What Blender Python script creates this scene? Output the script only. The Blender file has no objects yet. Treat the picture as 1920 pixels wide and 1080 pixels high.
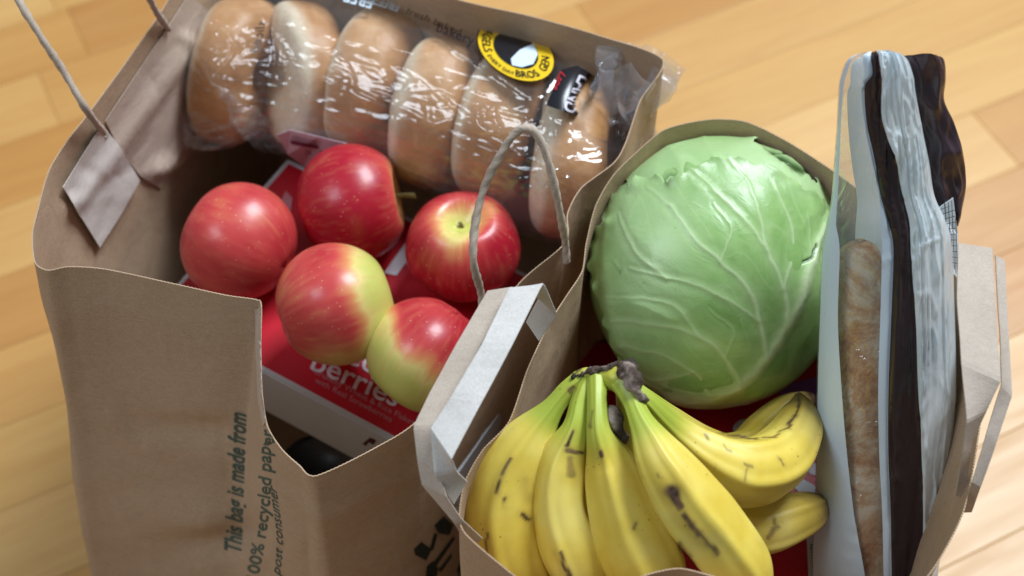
import bpy, bmesh, math, random
import numpy as np
from mathutils import Vector, Matrix
from mathutils.bvhtree import BVHTree
random.seed(7); rng = np.random.default_rng(7)
SC = bpy.context.scene; COL = SC.collection

# ------------------------------------------------------------------ camera, world, lights, exposure
F = 2773.0; TH = math.radians(55); CH = 1.18
CAM = np.array([0, 0, CH])
FW = np.array([0, math.cos(TH), -math.sin(TH)]); RT = np.array([1.0, 0, 0]); UP = np.array([0, math.sin(TH), math.cos(TH)])
cd = bpy.data.cameras.new('camera'); cam = bpy.data.objects.new('camera', cd); COL.objects.link(cam)
cam.location = (0, 0, CH); cam.rotation_euler = (math.radians(90) - TH, 0, 0)
cd.sensor_width = 36; cd.lens = 36 * F / 1920; cd.clip_start = 0.02; cd.clip_end = 100
cd.dof.use_dof = True; cd.dof.focus_distance = 0.90; cd.dof.aperture_fstop = 5.0
SC.camera = cam
w = bpy.data.worlds.new('World'); SC.world = w; w.use_nodes = True
w.node_tree.nodes['Background'].inputs[0].default_value = (0.80, 0.91, 1.0, 1)
w.node_tree.nodes['Background'].inputs[1].default_value = 0.20
def area(name, loc, target, size, energy, col):
    l = bpy.data.lights.new(name, 'AREA'); l.shape = 'RECTANGLE'; l.size, l.size_y = size; l.energy = energy; l.color = col
    o = bpy.data.objects.new(name, l); COL.objects.link(o); o.location = loc
    o.rotation_euler = (Vector(target) - Vector(loc)).to_track_quat('-Z', 'Y').to_euler(); return o
area('window_light', (1.7, 2.3, 3.8), (0, .6, .35), (1.7, 1.5), 262, (0.84, 0.92, 1.0))
area('side_fill_light', (-2.0, .1, 3.2), (0, .6, .35), (1.3, 1.2), 42, (0.80, 0.90, 1.0))  # added fill lamp, front left, brightening the loaf and front faces
SC.view_settings.view_transform = 'Standard'; SC.view_settings.look = 'None'
SC.view_settings.exposure = 0.0; SC.view_settings.gamma = 1.0
SC.render.engine = 'CYCLES'; SC.cycles.transparent_max_bounces = 24; SC.cycles.max_bounces = 10
SC.cycles.glossy_bounces = 4

# ------------------------------------------------------------------ helpers
def P(x, y, z):
    d = FW + RT * (x - 960) / F + UP * (540 - y) / F
    return CAM + d * ((z - CH) / d[2])
def ray(x, y):
    d = FW + RT * (x - 960) / F + UP * (540 - y) / F
    return d / np.linalg.norm(d)
def proj(V):
    V = np.asarray(V) - CAM; d = V @ FW
    return np.stack([960 + F * (V @ RT) / d, 540 - F * (V @ UP) / d], -1), F / d
def scale_at(p): return float(F / ((np.asarray(p) - CAM) @ FW))       # photo pixels per metre

def hsh(ix, iy, iz):
    n = (ix.astype(np.int64) * 73856093) ^ (iy.astype(np.int64) * 19349663) ^ (iz.astype(np.int64) * 83492791)
    n = (n ^ (n >> 13)) & 0x7fffffff
    n = (n * 1274126177) & 0x7fffffff
    n = (n ^ (n >> 15)) & 0x7fffffff
    return (n % 65536) / 65536.0
def noise(V, s, seed=0):
    V = np.asarray(V) * s + seed * 17.31 + 100
    i = np.floor(V).astype(np.int64); f = V - i; f = f * f * (3 - 2 * f); r = 0
    for a in (0, 1):
        for b in (0, 1):
            for c in (0, 1):
                wgt = (f[..., 0] if a else 1 - f[..., 0]) * (f[..., 1] if b else 1 - f[..., 1]) * (f[..., 2] if c else 1 - f[..., 2])
                r = r + wgt * hsh(i[..., 0] + a, i[..., 1] + b, i[..., 2] + c)
    return r * 2 - 1
def fbm(V, s, o=3, seed=0):
    r = 0; a = 1.0
    for k in range(o): r = r + a * noise(V, s * 2 ** k, seed + k); a *= .5
    return r
def ridge(V, s, seed=0): return 1 - np.abs(noise(V, s, seed)) * 2
def smooth(a, b, x):
    t = np.clip((x - a) / (b - a), 0, 1); return t * t * (3 - 2 * t)
def catmull(pts, n, closed=False):
    p = np.array(pts, float); m = len(p)
    if closed: q = np.concatenate([p[-1:], p, p[:2]])
    else: q = np.concatenate([2 * p[:1] - p[1:2], p, 2 * p[-1:] - p[-2:-1]])
    segs = m if closed else m - 1
    t = np.linspace(0, segs, n, endpoint=not closed); i = np.minimum(t.astype(int), segs - 1); f = (t - i)[:, None]
    a, b, c, d = q[i], q[i + 1], q[i + 2], q[i + 3]
    return .5 * (2 * b + (c - a) * f + (2 * a - 5 * b + 4 * c - d) * f ** 2 + (3 * b - a - 3 * c + d) * f ** 3)
def polydist(Q, line):
    """distance of the points Q (n,2) to a polyline, and the position along it 0..1"""
    L = np.asarray(line, float); best = np.full(len(Q), 1e9); tt = np.zeros(len(Q)); k = len(L) - 1
    for i in range(k):
        a, b = L[i], L[i + 1]; ab = b - a
        t = np.clip(((Q - a) @ ab) / (ab @ ab + 1e-9), 0, 1); d = np.linalg.norm(Q - (a + t[:, None] * ab), axis=1)
        m = d < best; best[m] = d[m]; tt[m] = (i + t[m]) / k
    return best, tt
def inside(Q, poly):
    r = np.zeros(len(Q), bool); n = len(poly)
    for i in range(n):
        x1, y1 = poly[i]; x2, y2 = poly[(i + 1) % n]
        if y1 == y2: continue
        c = ((Q[:, 1] < y1) != (Q[:, 1] < y2)) & (Q[:, 0] < (x2 - x1) * (Q[:, 1] - y1) / (y2 - y1) + x1)
        r ^= c
    return r

def tag(o, label=None, cat=None, group=None, kind=None):
    if label: o['label'] = label
    if cat: o['category'] = cat
    if group: o['group'] = group
    if kind: o['kind'] = kind
    return o
def thing(name, label, cat, loc, group=None):
    o = bpy.data.objects.new(name, None); COL.objects.link(o); o.location = [float(v) for v in loc]
    o.empty_display_size = .02
    return tag(o, label, cat, group)
def worldloc(o):
    v = np.zeros(3)
    while o is not None: v += np.array(o.location); o = o.parent
    return v
def obj(name, V, faces, mats, parent=None, smoothed=True, attrs=None, fmat=None, solid=0, loc=None, sub=0):
    """mesh object from world-space vertices; its origin is put at loc (top-level) or at its parent's"""
    V = np.asarray(V, float).reshape(-1, 3)
    base = worldloc(parent) if parent else (np.array(loc, float) if loc is not None else np.array([V[:, 0].mean(), V[:, 1].mean(), V[:, 2].min()]))
    me = bpy.data.meshes.new(name); W = V - base
    me.from_pydata(W.tolist(), [], faces.tolist() if hasattr(faces, 'tolist') else faces)
    for m in (mats if isinstance(mats, (list, tuple)) else [mats]): me.materials.append(m)
    if fmat is not None: me.polygons.foreach_set('material_index', np.asarray(fmat, np.int32))
    if smoothed: me.polygons.foreach_set('use_smooth', np.ones(len(me.polygons), bool))
    for k, a in (attrs or {}).items():
        at = me.attributes.new(k, 'FLOAT', 'POINT'); at.data.foreach_set('value', np.asarray(a, np.float32).ravel())
    me.update()
    o = bpy.data.objects.new(name, me); COL.objects.link(o)
    if parent: o.parent = parent
    else: o.location = base
    if solid:
        m = o.modifiers.new('thickness', 'SOLIDIFY'); m.thickness = solid; m.offset = 0
        if smoothed: e = o.modifiers.new('crisp_edge', 'EDGE_SPLIT'); e.split_angle = math.radians(55)
    if sub:
        m = o.modifiers.new('round', 'SUBSURF'); m.levels = m.render_levels = sub
    return o
def gridfaces(n, m, wrapu=False, wrapv=False):
    i = np.arange(n if wrapu else n - 1)[:, None]; j = np.arange(m if wrapv else m - 1)[None, :]
    a = i * m + j; b = ((i + 1) % n) * m + j; c = ((i + 1) % n) * m + (j + 1) % m; d = i * m + (j + 1) % m
    return np.stack([a, b, c, d], -1).reshape(-1, 4)
def gridnormals(G, wrapu=False, wrapv=False):
    du = np.roll(G, -1, 0) - np.roll(G, 1, 0); dv = np.roll(G, -1, 1) - np.roll(G, 1, 1)
    if not wrapu: du[0] = G[1] - G[0]; du[-1] = G[-1] - G[-2]
    if not wrapv: dv[:, 0] = G[:, 1] - G[:, 0]; dv[:, -1] = G[:, -1] - G[:, -2]
    n = np.cross(du, dv); return n / (np.linalg.norm(n, axis=-1, keepdims=True) + 1e-12)
def bvh(*obs):
    dg = bpy.context.evaluated_depsgraph_get(); V = []; Fs = []
    for o in obs:
        me = o.evaluated_get(dg).to_mesh(); b = worldloc(o); k = len(V)
        V += [tuple(np.array(v.co) + b) for v in me.vertices]; Fs += [[i + k for i in p.vertices] for p in me.polygons]
    return BVHTree.FromPolygons(V, Fs)
def drop(Q, tree, off, flat=None):
    """photo pixels -> points on a surface of the scene (off metres proud of it)"""
    out = []; last = None
    for x, y in Q:
        d = Vector(ray(x, y)); h, n, i, t = tree.ray_cast(Vector(CAM), d)
        if h is None: out.append((9e3, 0, 0)); continue
        if n.dot(d) > 0: n = -n
        out.append(h + n * off * .4 - d * off)
    return np.array([tuple(v) for v in out])
def landed(V, fs):
    ok = V[:, 0] < 1e3; fs = [f for f in fs if all(ok[i] for i in f)]; ids = sorted({i for f in fs for i in f}); mp = {a: b for b, a in enumerate(ids)}
    return V[ids], [[mp[i] for i in f] for f in fs]
def refine(bm, maxlen):
    for k in range(8):
        e = [e for e in bm.edges if e.calc_length() > maxlen]
        if not e: break
        bmesh.ops.subdivide_edges(bm, edges=e, cuts=1)
        bmesh.ops.triangulate(bm, faces=[f for f in bm.faces if len(f.verts) > 3])
def decal(name, poly, tree, mat, parent, off=.0005, maxlen=9, solid=0, attrs=None, ridge_amp=0):
    bm = bmesh.new(); f = bm.faces.new([bm.verts.new((x, y, 0)) for x, y in poly]); bmesh.ops.triangulate(bm, faces=[f]); refine(bm, maxlen)
    bm.verts.ensure_lookup_table()
    Q = np.array([(v.co.x, v.co.y) for v in bm.verts]); fs = [[v.index for v in f.verts] for f in bm.faces]; bm.verts.index_update()
    fs = [[v.index for v in f.verts] for f in bm.faces]; bm.free()
    return obj(name, *landed(drop(Q, tree, off), fs), mat, parent, solid=solid)
def textmesh(body, bold=0.0, shear=0.0, spacing=1.0):
    cu = bpy.data.curves.new('text', 'FONT'); cu.body = body; cu.offset = bold; cu.shear = shear; cu.space_character = spacing; cu.resolution_u = 3
    to = bpy.data.objects.new('text', cu); COL.objects.link(to)
    dg = bpy.context.evaluated_depsgraph_get(); me = bpy.data.meshes.new_from_object(to.evaluated_get(dg))
    bpy.data.objects.remove(to); bm = bmesh.new(); bm.from_mesh(me); bmesh.ops.triangulate(bm, faces=bm.faces[:]); return bm
def textdecal(name, body, p0, ex, ey, tree, mat, parent, off=.0006, bold=0.0, shear=0.0, maxlen=10, bend=None, spacing=1.0):
    """lettering laid on a surface: p0 baseline start, ex / ey = one em along / up, in photo pixels"""
    bm = textmesh(body, bold, shear, spacing); refine(bm, maxlen / max(1.0, math.hypot(*ex)))
    bm.verts.index_update()
    T = np.array([(v.co.x, v.co.y) for v in bm.verts]); fs = [[v.index for v in f.verts] for f in bm.faces]; bm.free()
    if bend: Q = np.array([bend(x, y) for x, y in T])
    else: Q = np.array(p0)[None] + T[:, :1] * np.array(ex)[None] + T[:, 1:] * np.array(ey)[None]
    V, fs = landed(drop(Q, tree, off), fs)
    return obj(name, V, fs, mat, parent) if fs else None

class NT:
    def __init__(s, name):
        s.m = bpy.data.materials.new(name); s.m.use_nodes = True; s.t = s.m.node_tree; s.t.nodes.clear()
        s.out = s.n('ShaderNodeOutputMaterial')
    def n(s, typ, ins=None, **kw):
        nd = s.t.nodes.new(typ)
        for k, v in kw.items(): setattr(nd, k, v)
        for k, v in (ins or {}).items(): s.set(nd.inputs[k], v)
        return nd
    def set(s, sock, v):
        if isinstance(v, bpy.types.NodeSocket): s.t.links.new(v, sock)
        elif isinstance(v, bpy.types.Node): s.t.links.new(v.outputs[0], sock)
        elif isinstance(v, (tuple, list)) and len(v) == 3 and sock.type == 'RGBA': sock.default_value = (*v, 1)
        else: sock.default_value = v
    def mapped(s, scl=(1, 1, 1), rot=(0, 0, 0)):
        tc = s.n('ShaderNodeTexCoord'); return s.n('ShaderNodeMapping', {0: tc.outputs['Object'], 'Scale': scl, 'Rotation': rot}).outputs[0]
    def noise(s, scale, detail=4, vec=None, rough=.55, dist=0):
        d = {'Scale': scale, 'Detail': detail, 'Roughness': rough, 'Distortion': dist}
        d['Vector'] = vec if vec is not None else s.mapped()
        return s.n('ShaderNodeTexNoise', d).outputs[0]
    def ramp(s, fac, stops, interp='LINEAR'):
        r = s.n('ShaderNodeValToRGB', {0: fac}); e = r.color_ramp; e.interpolation = interp
        while len(e.elements) < len(stops): e.elements.new(.5)
        for el, (p, c) in zip(e.elements, stops): el.position = p; el.color = (*c, 1) if len(c) == 3 else c
        return r.outputs[0]
    def rng(s, v, a, b, c=0., d=1.):
        return s.n('ShaderNodeMapRange', {0: v, 1: a, 2: b, 3: c, 4: d}).outputs[0]
    def mix(s, fac, a, b, mode='MIX'):
        m = s.n('ShaderNodeMix', data_type='RGBA', blend_type=mode); s.set(m.inputs[0], fac); s.set(m.inputs[6], a); s.set(m.inputs[7], b); return m.outputs[2]
    def math(s, op, a, b=0.0):
        return s.n('ShaderNodeMath', {0: a, 1: b}, operation=op).outputs[0]
    def attr(s, name): return s.n('ShaderNodeAttribute', attribute_name=name).outputs['Fac']
    def bump(s, h, strength, dist=.001, prev=None):
        d = {'Height': h, 'Strength': strength, 'Distance': dist}
        if prev is not None: d['Normal'] = prev
        return s.n('ShaderNodeBump', d).outputs[0]
    def bsdf(s, **kw):
        names = dict(color='Base Color', rough='Roughness', normal='Normal', spec='Specular IOR Level', sss='Subsurface Weight', ssr='Subsurface Radius', sscale='Subsurface Scale', coat='Coat Weight', coatr='Coat Roughness', trans='Transmission Weight', alpha='Alpha', sheen='Sheen Weight', metal='Metallic')
        return s.n('ShaderNodeBsdfPrincipled', {names[k]: v for k, v in kw.items()})
    def done(s, sh): s.t.links.new(sh.outputs[0] if isinstance(sh, bpy.types.Node) else sh, s.out.inputs[0]); return s.m

def plain(name, col, rough=.5, spec=.5):
    k = NT(name); return k.done(k.bsdf(color=col, rough=rough, spec=spec))
def mat_paper(name, c1, c2, creases=1.0):
    k = NT(name)
    a = k.noise(9, 4); b = k.noise(900, 3); fb = k.noise(140, 5, k.mapped((1, 1, 5)))
    c = k.mix(k.rng(a, .3, .7), c1, c2); c = k.mix(k.rng(b, .35, .75), c, (c1[0] * 1.13, c1[1] * 1.13, c1[2] * 1.13)); c = k.mix(k.math('MULTIPLY', k.rng(fb, .45, .75), .35), c, (c2[0] * .82, c2[1] * .8, c2[2] * .78))
    w1 = k.noise(22, 3, None, .5, .6); w2 = k.noise(60, 3)
    cr = k.math('ABSOLUTE', k.math('SUBTRACT', w1, .5))
    n = k.bump(cr, .14 * creases, .012); n = k.bump(w2, .12 * creases, .004, n); n = k.bump(b, .25, .0006, n)
    return k.done(k.bsdf(color=c, rough=.78, spec=.25, normal=n))
def mat_film(name, tint=(.97, .97, .98), haze=0.0, hcol=(.8, .85, .9), bumpy=1.0, gl=.055, rough=.06, sc=(1, 1, 1), rot=(0, 0, 0)):
    k = NT(name)
    v = k.mapped(sc, rot); v.node.vector_type = 'TEXTURE'
    n1 = k.noise(38, 3, v, .5, 1.2); r1 = k.math('ABSOLUTE', k.math('SUBTRACT', n1, .5))
    n2 = k.noise(95, 2, v, .5, .8); r2 = k.math('ABSOLUTE', k.math('SUBTRACT', n2, .5))
    n = k.bump(r1, .9 * bumpy, .012); n = k.bump(r2, .7 * bumpy, .004, n)
    lw = k.math('POWER', k.n('ShaderNodeLayerWeight', {'Blend': .5, 'Normal': n}).outputs['Facing'], 4.0)
    tr = k.n('ShaderNodeBsdfTransparent', {0: tint}); g = k.n('ShaderNodeBsdfGlossy', {'Color': (1, 1, 1), 'Roughness': rough, 'Normal': n})
    fac = k.math('MINIMUM', k.math('ADD', k.math('MULTIPLY', lw, .75), gl), 1.0)
    base = tr
    if haze:
        df = k.n('ShaderNodeBsdfDiffuse', {0: hcol, 'Normal': n}); tl = k.n('ShaderNodeBsdfTranslucent', {0: hcol, 'Normal': n})
        dm = k.n('ShaderNodeMixShader', {0: .45, 1: df, 2: tl}); base = k.n('ShaderNodeMixShader', {0: haze, 1: tr, 2: dm})
    return k.done(k.n('ShaderNodeMixShader', {0: fac, 1: base, 2: g}))

# ------------------------------------------------------------------ floor
def mat_wood(name, hue):
    k = NT(name)
    rnd = k.n('ShaderNodeObjectInfo').outputs['Random']
    v = k.n('ShaderNodeVectorMath', {0: k.mapped((2.2, 26, 26)), 1: k.n('ShaderNodeCombineXYZ', {0: k.math('MULTIPLY', rnd, 37.), 1: k.math('MULTIPLY', rnd, 91.), 2: 0.0}).outputs[0]}, operation='ADD').outputs[0]
    g = k.noise(1.6, 6, v, .6, .7); g2 = k.noise(9, 4, v, .6, .2)
    base = k.ramp(rnd, [(0, (.48, .240, .075)), (.2, (.59, .33, .112)), (.45, (.66, .41, .16)), (.65, (.51, .255, .075)), (.85, (.62, .37, .13)), (1, (.46, .215, .06))])
    c = k.mix(k.rng(g, .35, .72, 0, .55), base, k.mix(1.0, base, (.78, .62, .45), 'MULTIPLY'))
    c = k.mix(k.rng(g2, .5, .8, 0, .25), c, k.mix(1.0, base, (.7, .55, .4), 'MULTIPLY'))
    n = k.bump(g2, .12, .001)
    return k.done(k.bsdf(color=c, rough=k.rng(g, .3, .7, .30, .42), spec=.35, normal=n))
WOOD = mat_wood('maple_board', 0); SUBF = plain('dark_joint_filler', (.34, .18, .06), .7)
floor = obj('floor', [(-4, -2, -.006), (4, -2, -.006), (4, 6, -.006), (-4, 6, -.006)], [[0, 1, 2, 3]], SUBF, smoothed=False, loc=(0, 0, -.006)); tag(floor, kind='structure')
ang = math.radians(26.5); FD = np.array([math.cos(ang), math.sin(ang), 0]); FN = np.array([-math.sin(ang), math.cos(ang), 0])
PW = .083
def plank_mesh(L):
    g = .0002; b = .0007; t = .006
    x0, x1, y0, y1 = -L / 2 + g, L / 2 - g, -PW / 2 + g, PW / 2 - g
    V = []
    for z, i in ((0, 0), (t - b * .5, 0), (t, b)): V += [(x0 + i, y0 + i, z), (x1 - i, y0 + i, z), (x1 - i, y1 - i, z), (x0 + i, y1 - i, z)]
    fs = [[a + o, (a + 1) % 4 + o, (a + 1) % 4 + 4 + o, a + 4 + o] for o in (0, 4) for a in range(4)] + [[8, 9, 10, 11]]
    me = bpy.data.meshes.new('plank'); me.from_pydata(V, [], fs); me.materials.append(WOOD); me.update(); return me
LENS = [.34, .46, .58, .72, .9]; PM = [plank_mesh(L) for L in LENS]
nP = 0
pr_ = random.Random(11)
for r in range(-17, 20):
    x = -1.75 + pr_.random() * .5
    while x < 1.75:
        k = pr_.randrange(5); L = LENS[k]; c = np.array([0, .95, 0]) + FD * (x + L / 2) + FN * (r * PW); x += L
        if abs(c[0]) < 1.45 and -.25 < c[1] < 2.5:
            o = bpy.data.objects.new('plank', PM[k]); COL.objects.link(o); o.parent = floor
            o.location = (c[0], c[1], .0); o.rotation_euler = (0, 0, ang); nP += 1

# ------------------------------------------------------------------ paper bags
KR = mat_paper('kraft_paper', (.46, .322, .213), (.38, .262, .170))
KRI = mat_paper('kraft_paper_inner', (.52, .41, .33), (.46, .36, .285))
KRH = mat_paper('lit_handle_paper', (.62, .59, .56), (.57, .54, .51), .35)  # handle paper whitened to carry the key light on the front strip
KRT = mat_paper('taupe_handle_paper', (.50, .42, .35), (.46, .38, .31), .35)
INK = plain('dark_green_ink', (.065, .10, .08), .6, .2)
INKB = plain('bag_print_ink', (.022, .032, .026), .6, .2)

def paper_bag(root, rim, base, corner, nU=1040, nV=56, bulge=.004, seed=0, serr=.0006, warp=None):
    """rim: list of (px, py, z) round the mouth; corner: rim indices that sit over the four base corners"""
    R = np.array([P(*r) for r in rim]); n = len(R)
    R2 = np.concatenate([R, R[:1]]); ln = np.linalg.norm(np.diff(R2, axis=0), axis=1); cum = np.concatenate([[0], np.cumsum(ln)])
    dense = catmull(R, 4000, True); tt = np.linspace(0, n, 4000, endpoint=False)
    # soften the spline towards straight lines so that it does not overshoot
    i = tt.astype(int); f = (tt - i)[:, None]; lin = R2[i] * (1 - f) + R2[i + 1] * f; dense = dense * .75 + lin * .25
    d = np.linalg.norm(np.diff(np.concatenate([dense, dense[:1]]), axis=0), axis=1); cs = np.concatenate([[0], np.cumsum(d)])
    s = np.linspace(0, cs[-1], nU, endpoint=False); j = np.interp(s, cs[:-1], np.arange(4000)).astype(int)
    top = dense[j]; par = tt[j]
    B = np.array([P(x, y, 0.002) for x, y in base]); bot = np.zeros_like(top)
    for k in range(4):
        a = corner[k]; b = corner[(k + 1) % 4]; b2 = b if b > a else b + n
        p = np.where(par < corner[0], par + n, par); m = (p >= a) & (p < b2)
        f = ((p[m] - a) / (b2 - a))[:, None]
        bot[m] = B[k] * (1 - f) + B[(k + 1) % 4] * f
    v = (np.linspace(0, 1, nV) ** 1.05)[None, :, None]
    G = top[:, None] * (1 - v) + bot[:, None] * v
    nrm = gridnormals(G, wrapu=True)
    cen = G.mean(axis=(0, 1)); sg = np.sign(((G - cen) * nrm).sum(-1).mean()); nrm = nrm * sg
    vv = np.linspace(0, 1, nV)[None, :]
    prof = np.sin(np.pi * np.clip(vv, 0, 1)) ; env = smooth(0, .12, vv) * .9 + .1
    w1 = fbm(G, 9, 3, seed) * .0022 + (ridge(G, 16, seed + 5) ** 3) * .0010 * (noise(G, 7, seed + 9) > -.1)
    w2 = np.abs(noise(G, 34, seed + 3)) * .0004
    Q, _ = proj(G.reshape(-1, 3)); cr = np.zeros(len(Q)); rg = random.Random(seed)
    for kk in range(46):
        x, y, a_, l_ = rg.uniform(60, 1850), rg.uniform(0, 1250), rg.uniform(0, math.pi), rg.uniform(50, 150); am, wd = rg.uniform(-.0011, .0011), rg.uniform(7, 20)
        d, t = polydist(Q, [(x - l_ * math.cos(a_), y - l_ * math.sin(a_)), (x + rg.uniform(-8, 8), y + rg.uniform(-8, 8)), (x + l_ * math.cos(a_), y + l_ * math.sin(a_))])
        cr += am * np.clip(1 - d / wd, 0, 1) * np.clip(np.sin(np.pi * t) * 2, 0, 1)
    G = G + nrm * (bulge * prof + env * (w1 + w2 + cr.reshape(w1.shape)))[..., None]
    if warp: G = warp(G, nrm, vv, par)
    z = np.where(np.arange(nU) % 2 == 0, serr, 0); G[:, 0, 2] += z
    fs = gridfaces(nU, nV, wrapu=True)
    o = obj('wall', G.reshape(-1, 3), fs, KR, root, solid=.0008)
    bc = B.mean(0); bV = np.concatenate([B * .995 + bc * .005, [bc]]); bV[:, 2] = .0035
    obj('bottom', bV, [[0, 1, 4], [1, 2, 4], [2, 3, 4], [3, 0, 4]], KR, root, smoothed=False)
    return o, G

# left bag
LB = thing('paper_bag', 'tall brown paper grocery bag with twisted cord handles holding apples and bagels', 'paper bag', P(640, 900, 0) * np.array([1, 1, 0]))
rimL = [(90, 507, .430), (66, 492, .430), (61, 440, .430), (72, 390, .431), (92, 320, .432), (128, 262, .432), (170, 208, .433), (240, 112, .433), (302, 22, .433), (345, -50, .433), (430, -150, .433),
        (560, -150, .432), (690, -75, .432), (840, -6, .432), (1000, 32, .432), (1120, 66, .432), (1243, 112, .432),
        (1200, 190, .428), (1172, 270, .424), (1150, 306, .421), (1090, 352, .418), (1064, 400, .416), (1060, 455, .412), (975, 530, .405), (890, 650, .400), (786, 786, .396), (700, 842, .390), (592, 893, .386),
        (560, 872, .386), (528, 842, .39), (502, 800, .398), (492, 740, .408), (489, 650, .42), (490, 572, .430), (480, 562, .431), (420, 553, .431), (330, 533, .431), (200, 505, .431), (130, 500, .431)]
baseL = [(205, 1235), (560, 440), (1130, 760), (672, 1440)]
def warpL(G, nrm, vv, par):
    # two pressed folds across the narrow front wall
    q, _ = proj(G.reshape(-1, 3)); q = q.reshape(*G.shape[:2], 2)
    m = ((par > 27.5) | (par < .3))[:, None]
    y1 = 795 + (q[..., 0] - 130) * .04; y2 = 935 + (q[..., 0] - 150) * .18; y3 = 1062 - (q[..., 0] - 170) * .21
    h = -.0045 * np.clip(1 - np.abs(q[..., 1] - y1) / 34, 0, 1) * smooth(465, 380, q[..., 0]) + .007 * np.clip(1 - np.abs(q[..., 1] - y2) / 50, 0, 1) * smooth(470, 380, q[..., 0])
    h = h - .007 * np.clip(1 - np.abs(q[..., 1] - y3) / 45, 0, 1) * smooth(520, 440, q[..., 0])
    inner = ((par > 2) & (par < 11))[:, None]; Q = q.reshape(-1, 2); h2 = np.zeros(len(Q))
    for ln, A, wd in (([(262, 330), (330, 300), (385, 215), (430, 150)], .006, 26), ([(100, 420), (200, 300), (330, 120), (400, 20)], .004, 22), ([(330, 60), (372, 104), (400, 110)], .004, 16)):
        d, t = polydist(Q, ln); h2 += A * np.clip(1 - d / wd, 0, 1) * np.clip(np.sin(np.pi * t) * 2.5, 0, 1)
    G = G - nrm * (h2.reshape(h.shape) * inner)[..., None]
    return G + nrm * (h * m * smooth(110, 360, q[..., 0] - (q[..., 1] - 500) * .19))[..., None]
LW, LG = paper_bag(LB, rimL, baseL, [0, 10, 16, 27], seed=1, warp=warpL)
TL = bvh(LW)
# hem band and glued handle patches on the inside of the far wall
decal('reinforcing_band', [(196, 226), (313, 50), (352, -10), (440, 60), (392, 190), (330, 300), (300, 352), (262, 330), (222, 280)], TL, KRI, LB, off=.0016, solid=.0004)
PATCH = mat_paper('glue_patch_paper', (.66, .60, .55), (.60, .54, .49), .8)
tag(decal('handle_patch', [(187, 232), (222, 276), (258, 338), (222, 402), (183, 463), (146, 404), (113, 350), (150, 290)], TL, PATCH, LB, off=.0045, solid=.0005), 'pale diamond paper patch glued inside')
TL = bvh(LW)
# twisted cord handles
def cord(path, r, parent, mat, nT=260, twist=52):
    C = catmull(path, nT); T = np.gradient(C, axis=0); T /= np.linalg.norm(T, axis=1, keepdims=True)
    up0 = np.array([0.3, .2, .9]); X = np.cross(T, up0); X /= np.linalg.norm(X, axis=1, keepdims=True); Y = np.cross(T, X)
    L = np.concatenate([[0], np.cumsum(np.linalg.norm(np.diff(C, axis=0), axis=1))]); m = 18
    a = np.linspace(0, 2 * np.pi, m, endpoint=False)[None]; ph = (L * twist * 2 * np.pi / 1.0)[:, None]
    rr = r * (1 + .08 * np.cos(2 * (a - ph)) + .05 * np.cos(5 * (a - ph * 1.3))) * (1 + .09 * np.sin(L * 160))[:, None]
    V = C[:, None] + X[:, None] * (rr * np.cos(a))[..., None] + Y[:, None] * (rr * np.sin(a))[..., None]
    return obj('cord_handle', V.reshape(-1, 3), gridfaces(nT, m, wrapv=True), mat, parent)
CORD = mat_paper('twisted_cord_paper', (.50, .41, .33), (.42, .33, .26), .5)
def toL(x, y, off=.003):
    return drop([(x, y)], TL, off)[0]
a1 = toL(190, 246); a2 = toL(313, 54)
cord([a1 - np.array([0, 0, .004]), a1, P(160, 203, .452), P(118, 132, .475), P(72, 62, .50), P(30, -15, .52), P(20, -110, .53), P(70, -190, .53), P(160, -190, .52), P(235, -110, .50), P(272, -22, .475), P(292, 20, .45), a2], .0024, LB, CORD)
cord([P(898, 640, .39), P(903, 560, .402), P(888, 492, .440), P(891, 420, .458), P(908, 352, .475), P(934, 298, .492), P(962, 254, .505), P(990, 240, .510), P(1012, 262, .503), P(1030, 310, .487), P(1043, 365, .466), P(1052, 410, .445), P(1060, 455, .418), P(1062, 490, .402)], .0025, LB, CORD)

# right bag
RB = thing('paper_bag', 'brown paper grocery bag with flat folded paper handles holding cabbage and bananas', 'paper bag', P(1280, 1200, 0) * np.array([1, 1, 0]))
rimR = [(872, 1000, .424), (862, 965, .424), (872, 905, .423), (905, 845, .422), (955, 790, .420), (990, 690, .418), (1030, 605, .417), (1062, 555, .417), (1092, 508, .418), (1100, 455, .420), (1118, 385, .424), (1150, 330, .427), (1195, 285, .429), (1242, 246, .430), (1290, 231, .430), (1345, 224, .431),
        (1402, 230, .431), (1480, 268, .430), (1575, 330, .430), (1690, 420, .43), (1780, 500, .43), (1830, 600, .43), (1842, 740, .428), (1828, 860, .426), (1808, 955, .424), (1778, 1020, .424), (1735, 1085, .425), (1660, 1150, .425), (1560, 1150, .424), (1450, 1115, .424), (1335, 1080, .426), (1275, 1066, .428), (1225, 1074, .428), (1150, 1098, .426), (1060, 1108, .424), (985, 1092, .424), (930, 1052, .424)]
baseR = [(905, 1520), (1090, 960), (1520, 1030), (1470, 1600)]
RW, RG = paper_bag(RB, rimR, baseR, [0, 9, 19, 27], seed=8)
TR = bvh(RW)

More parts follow.
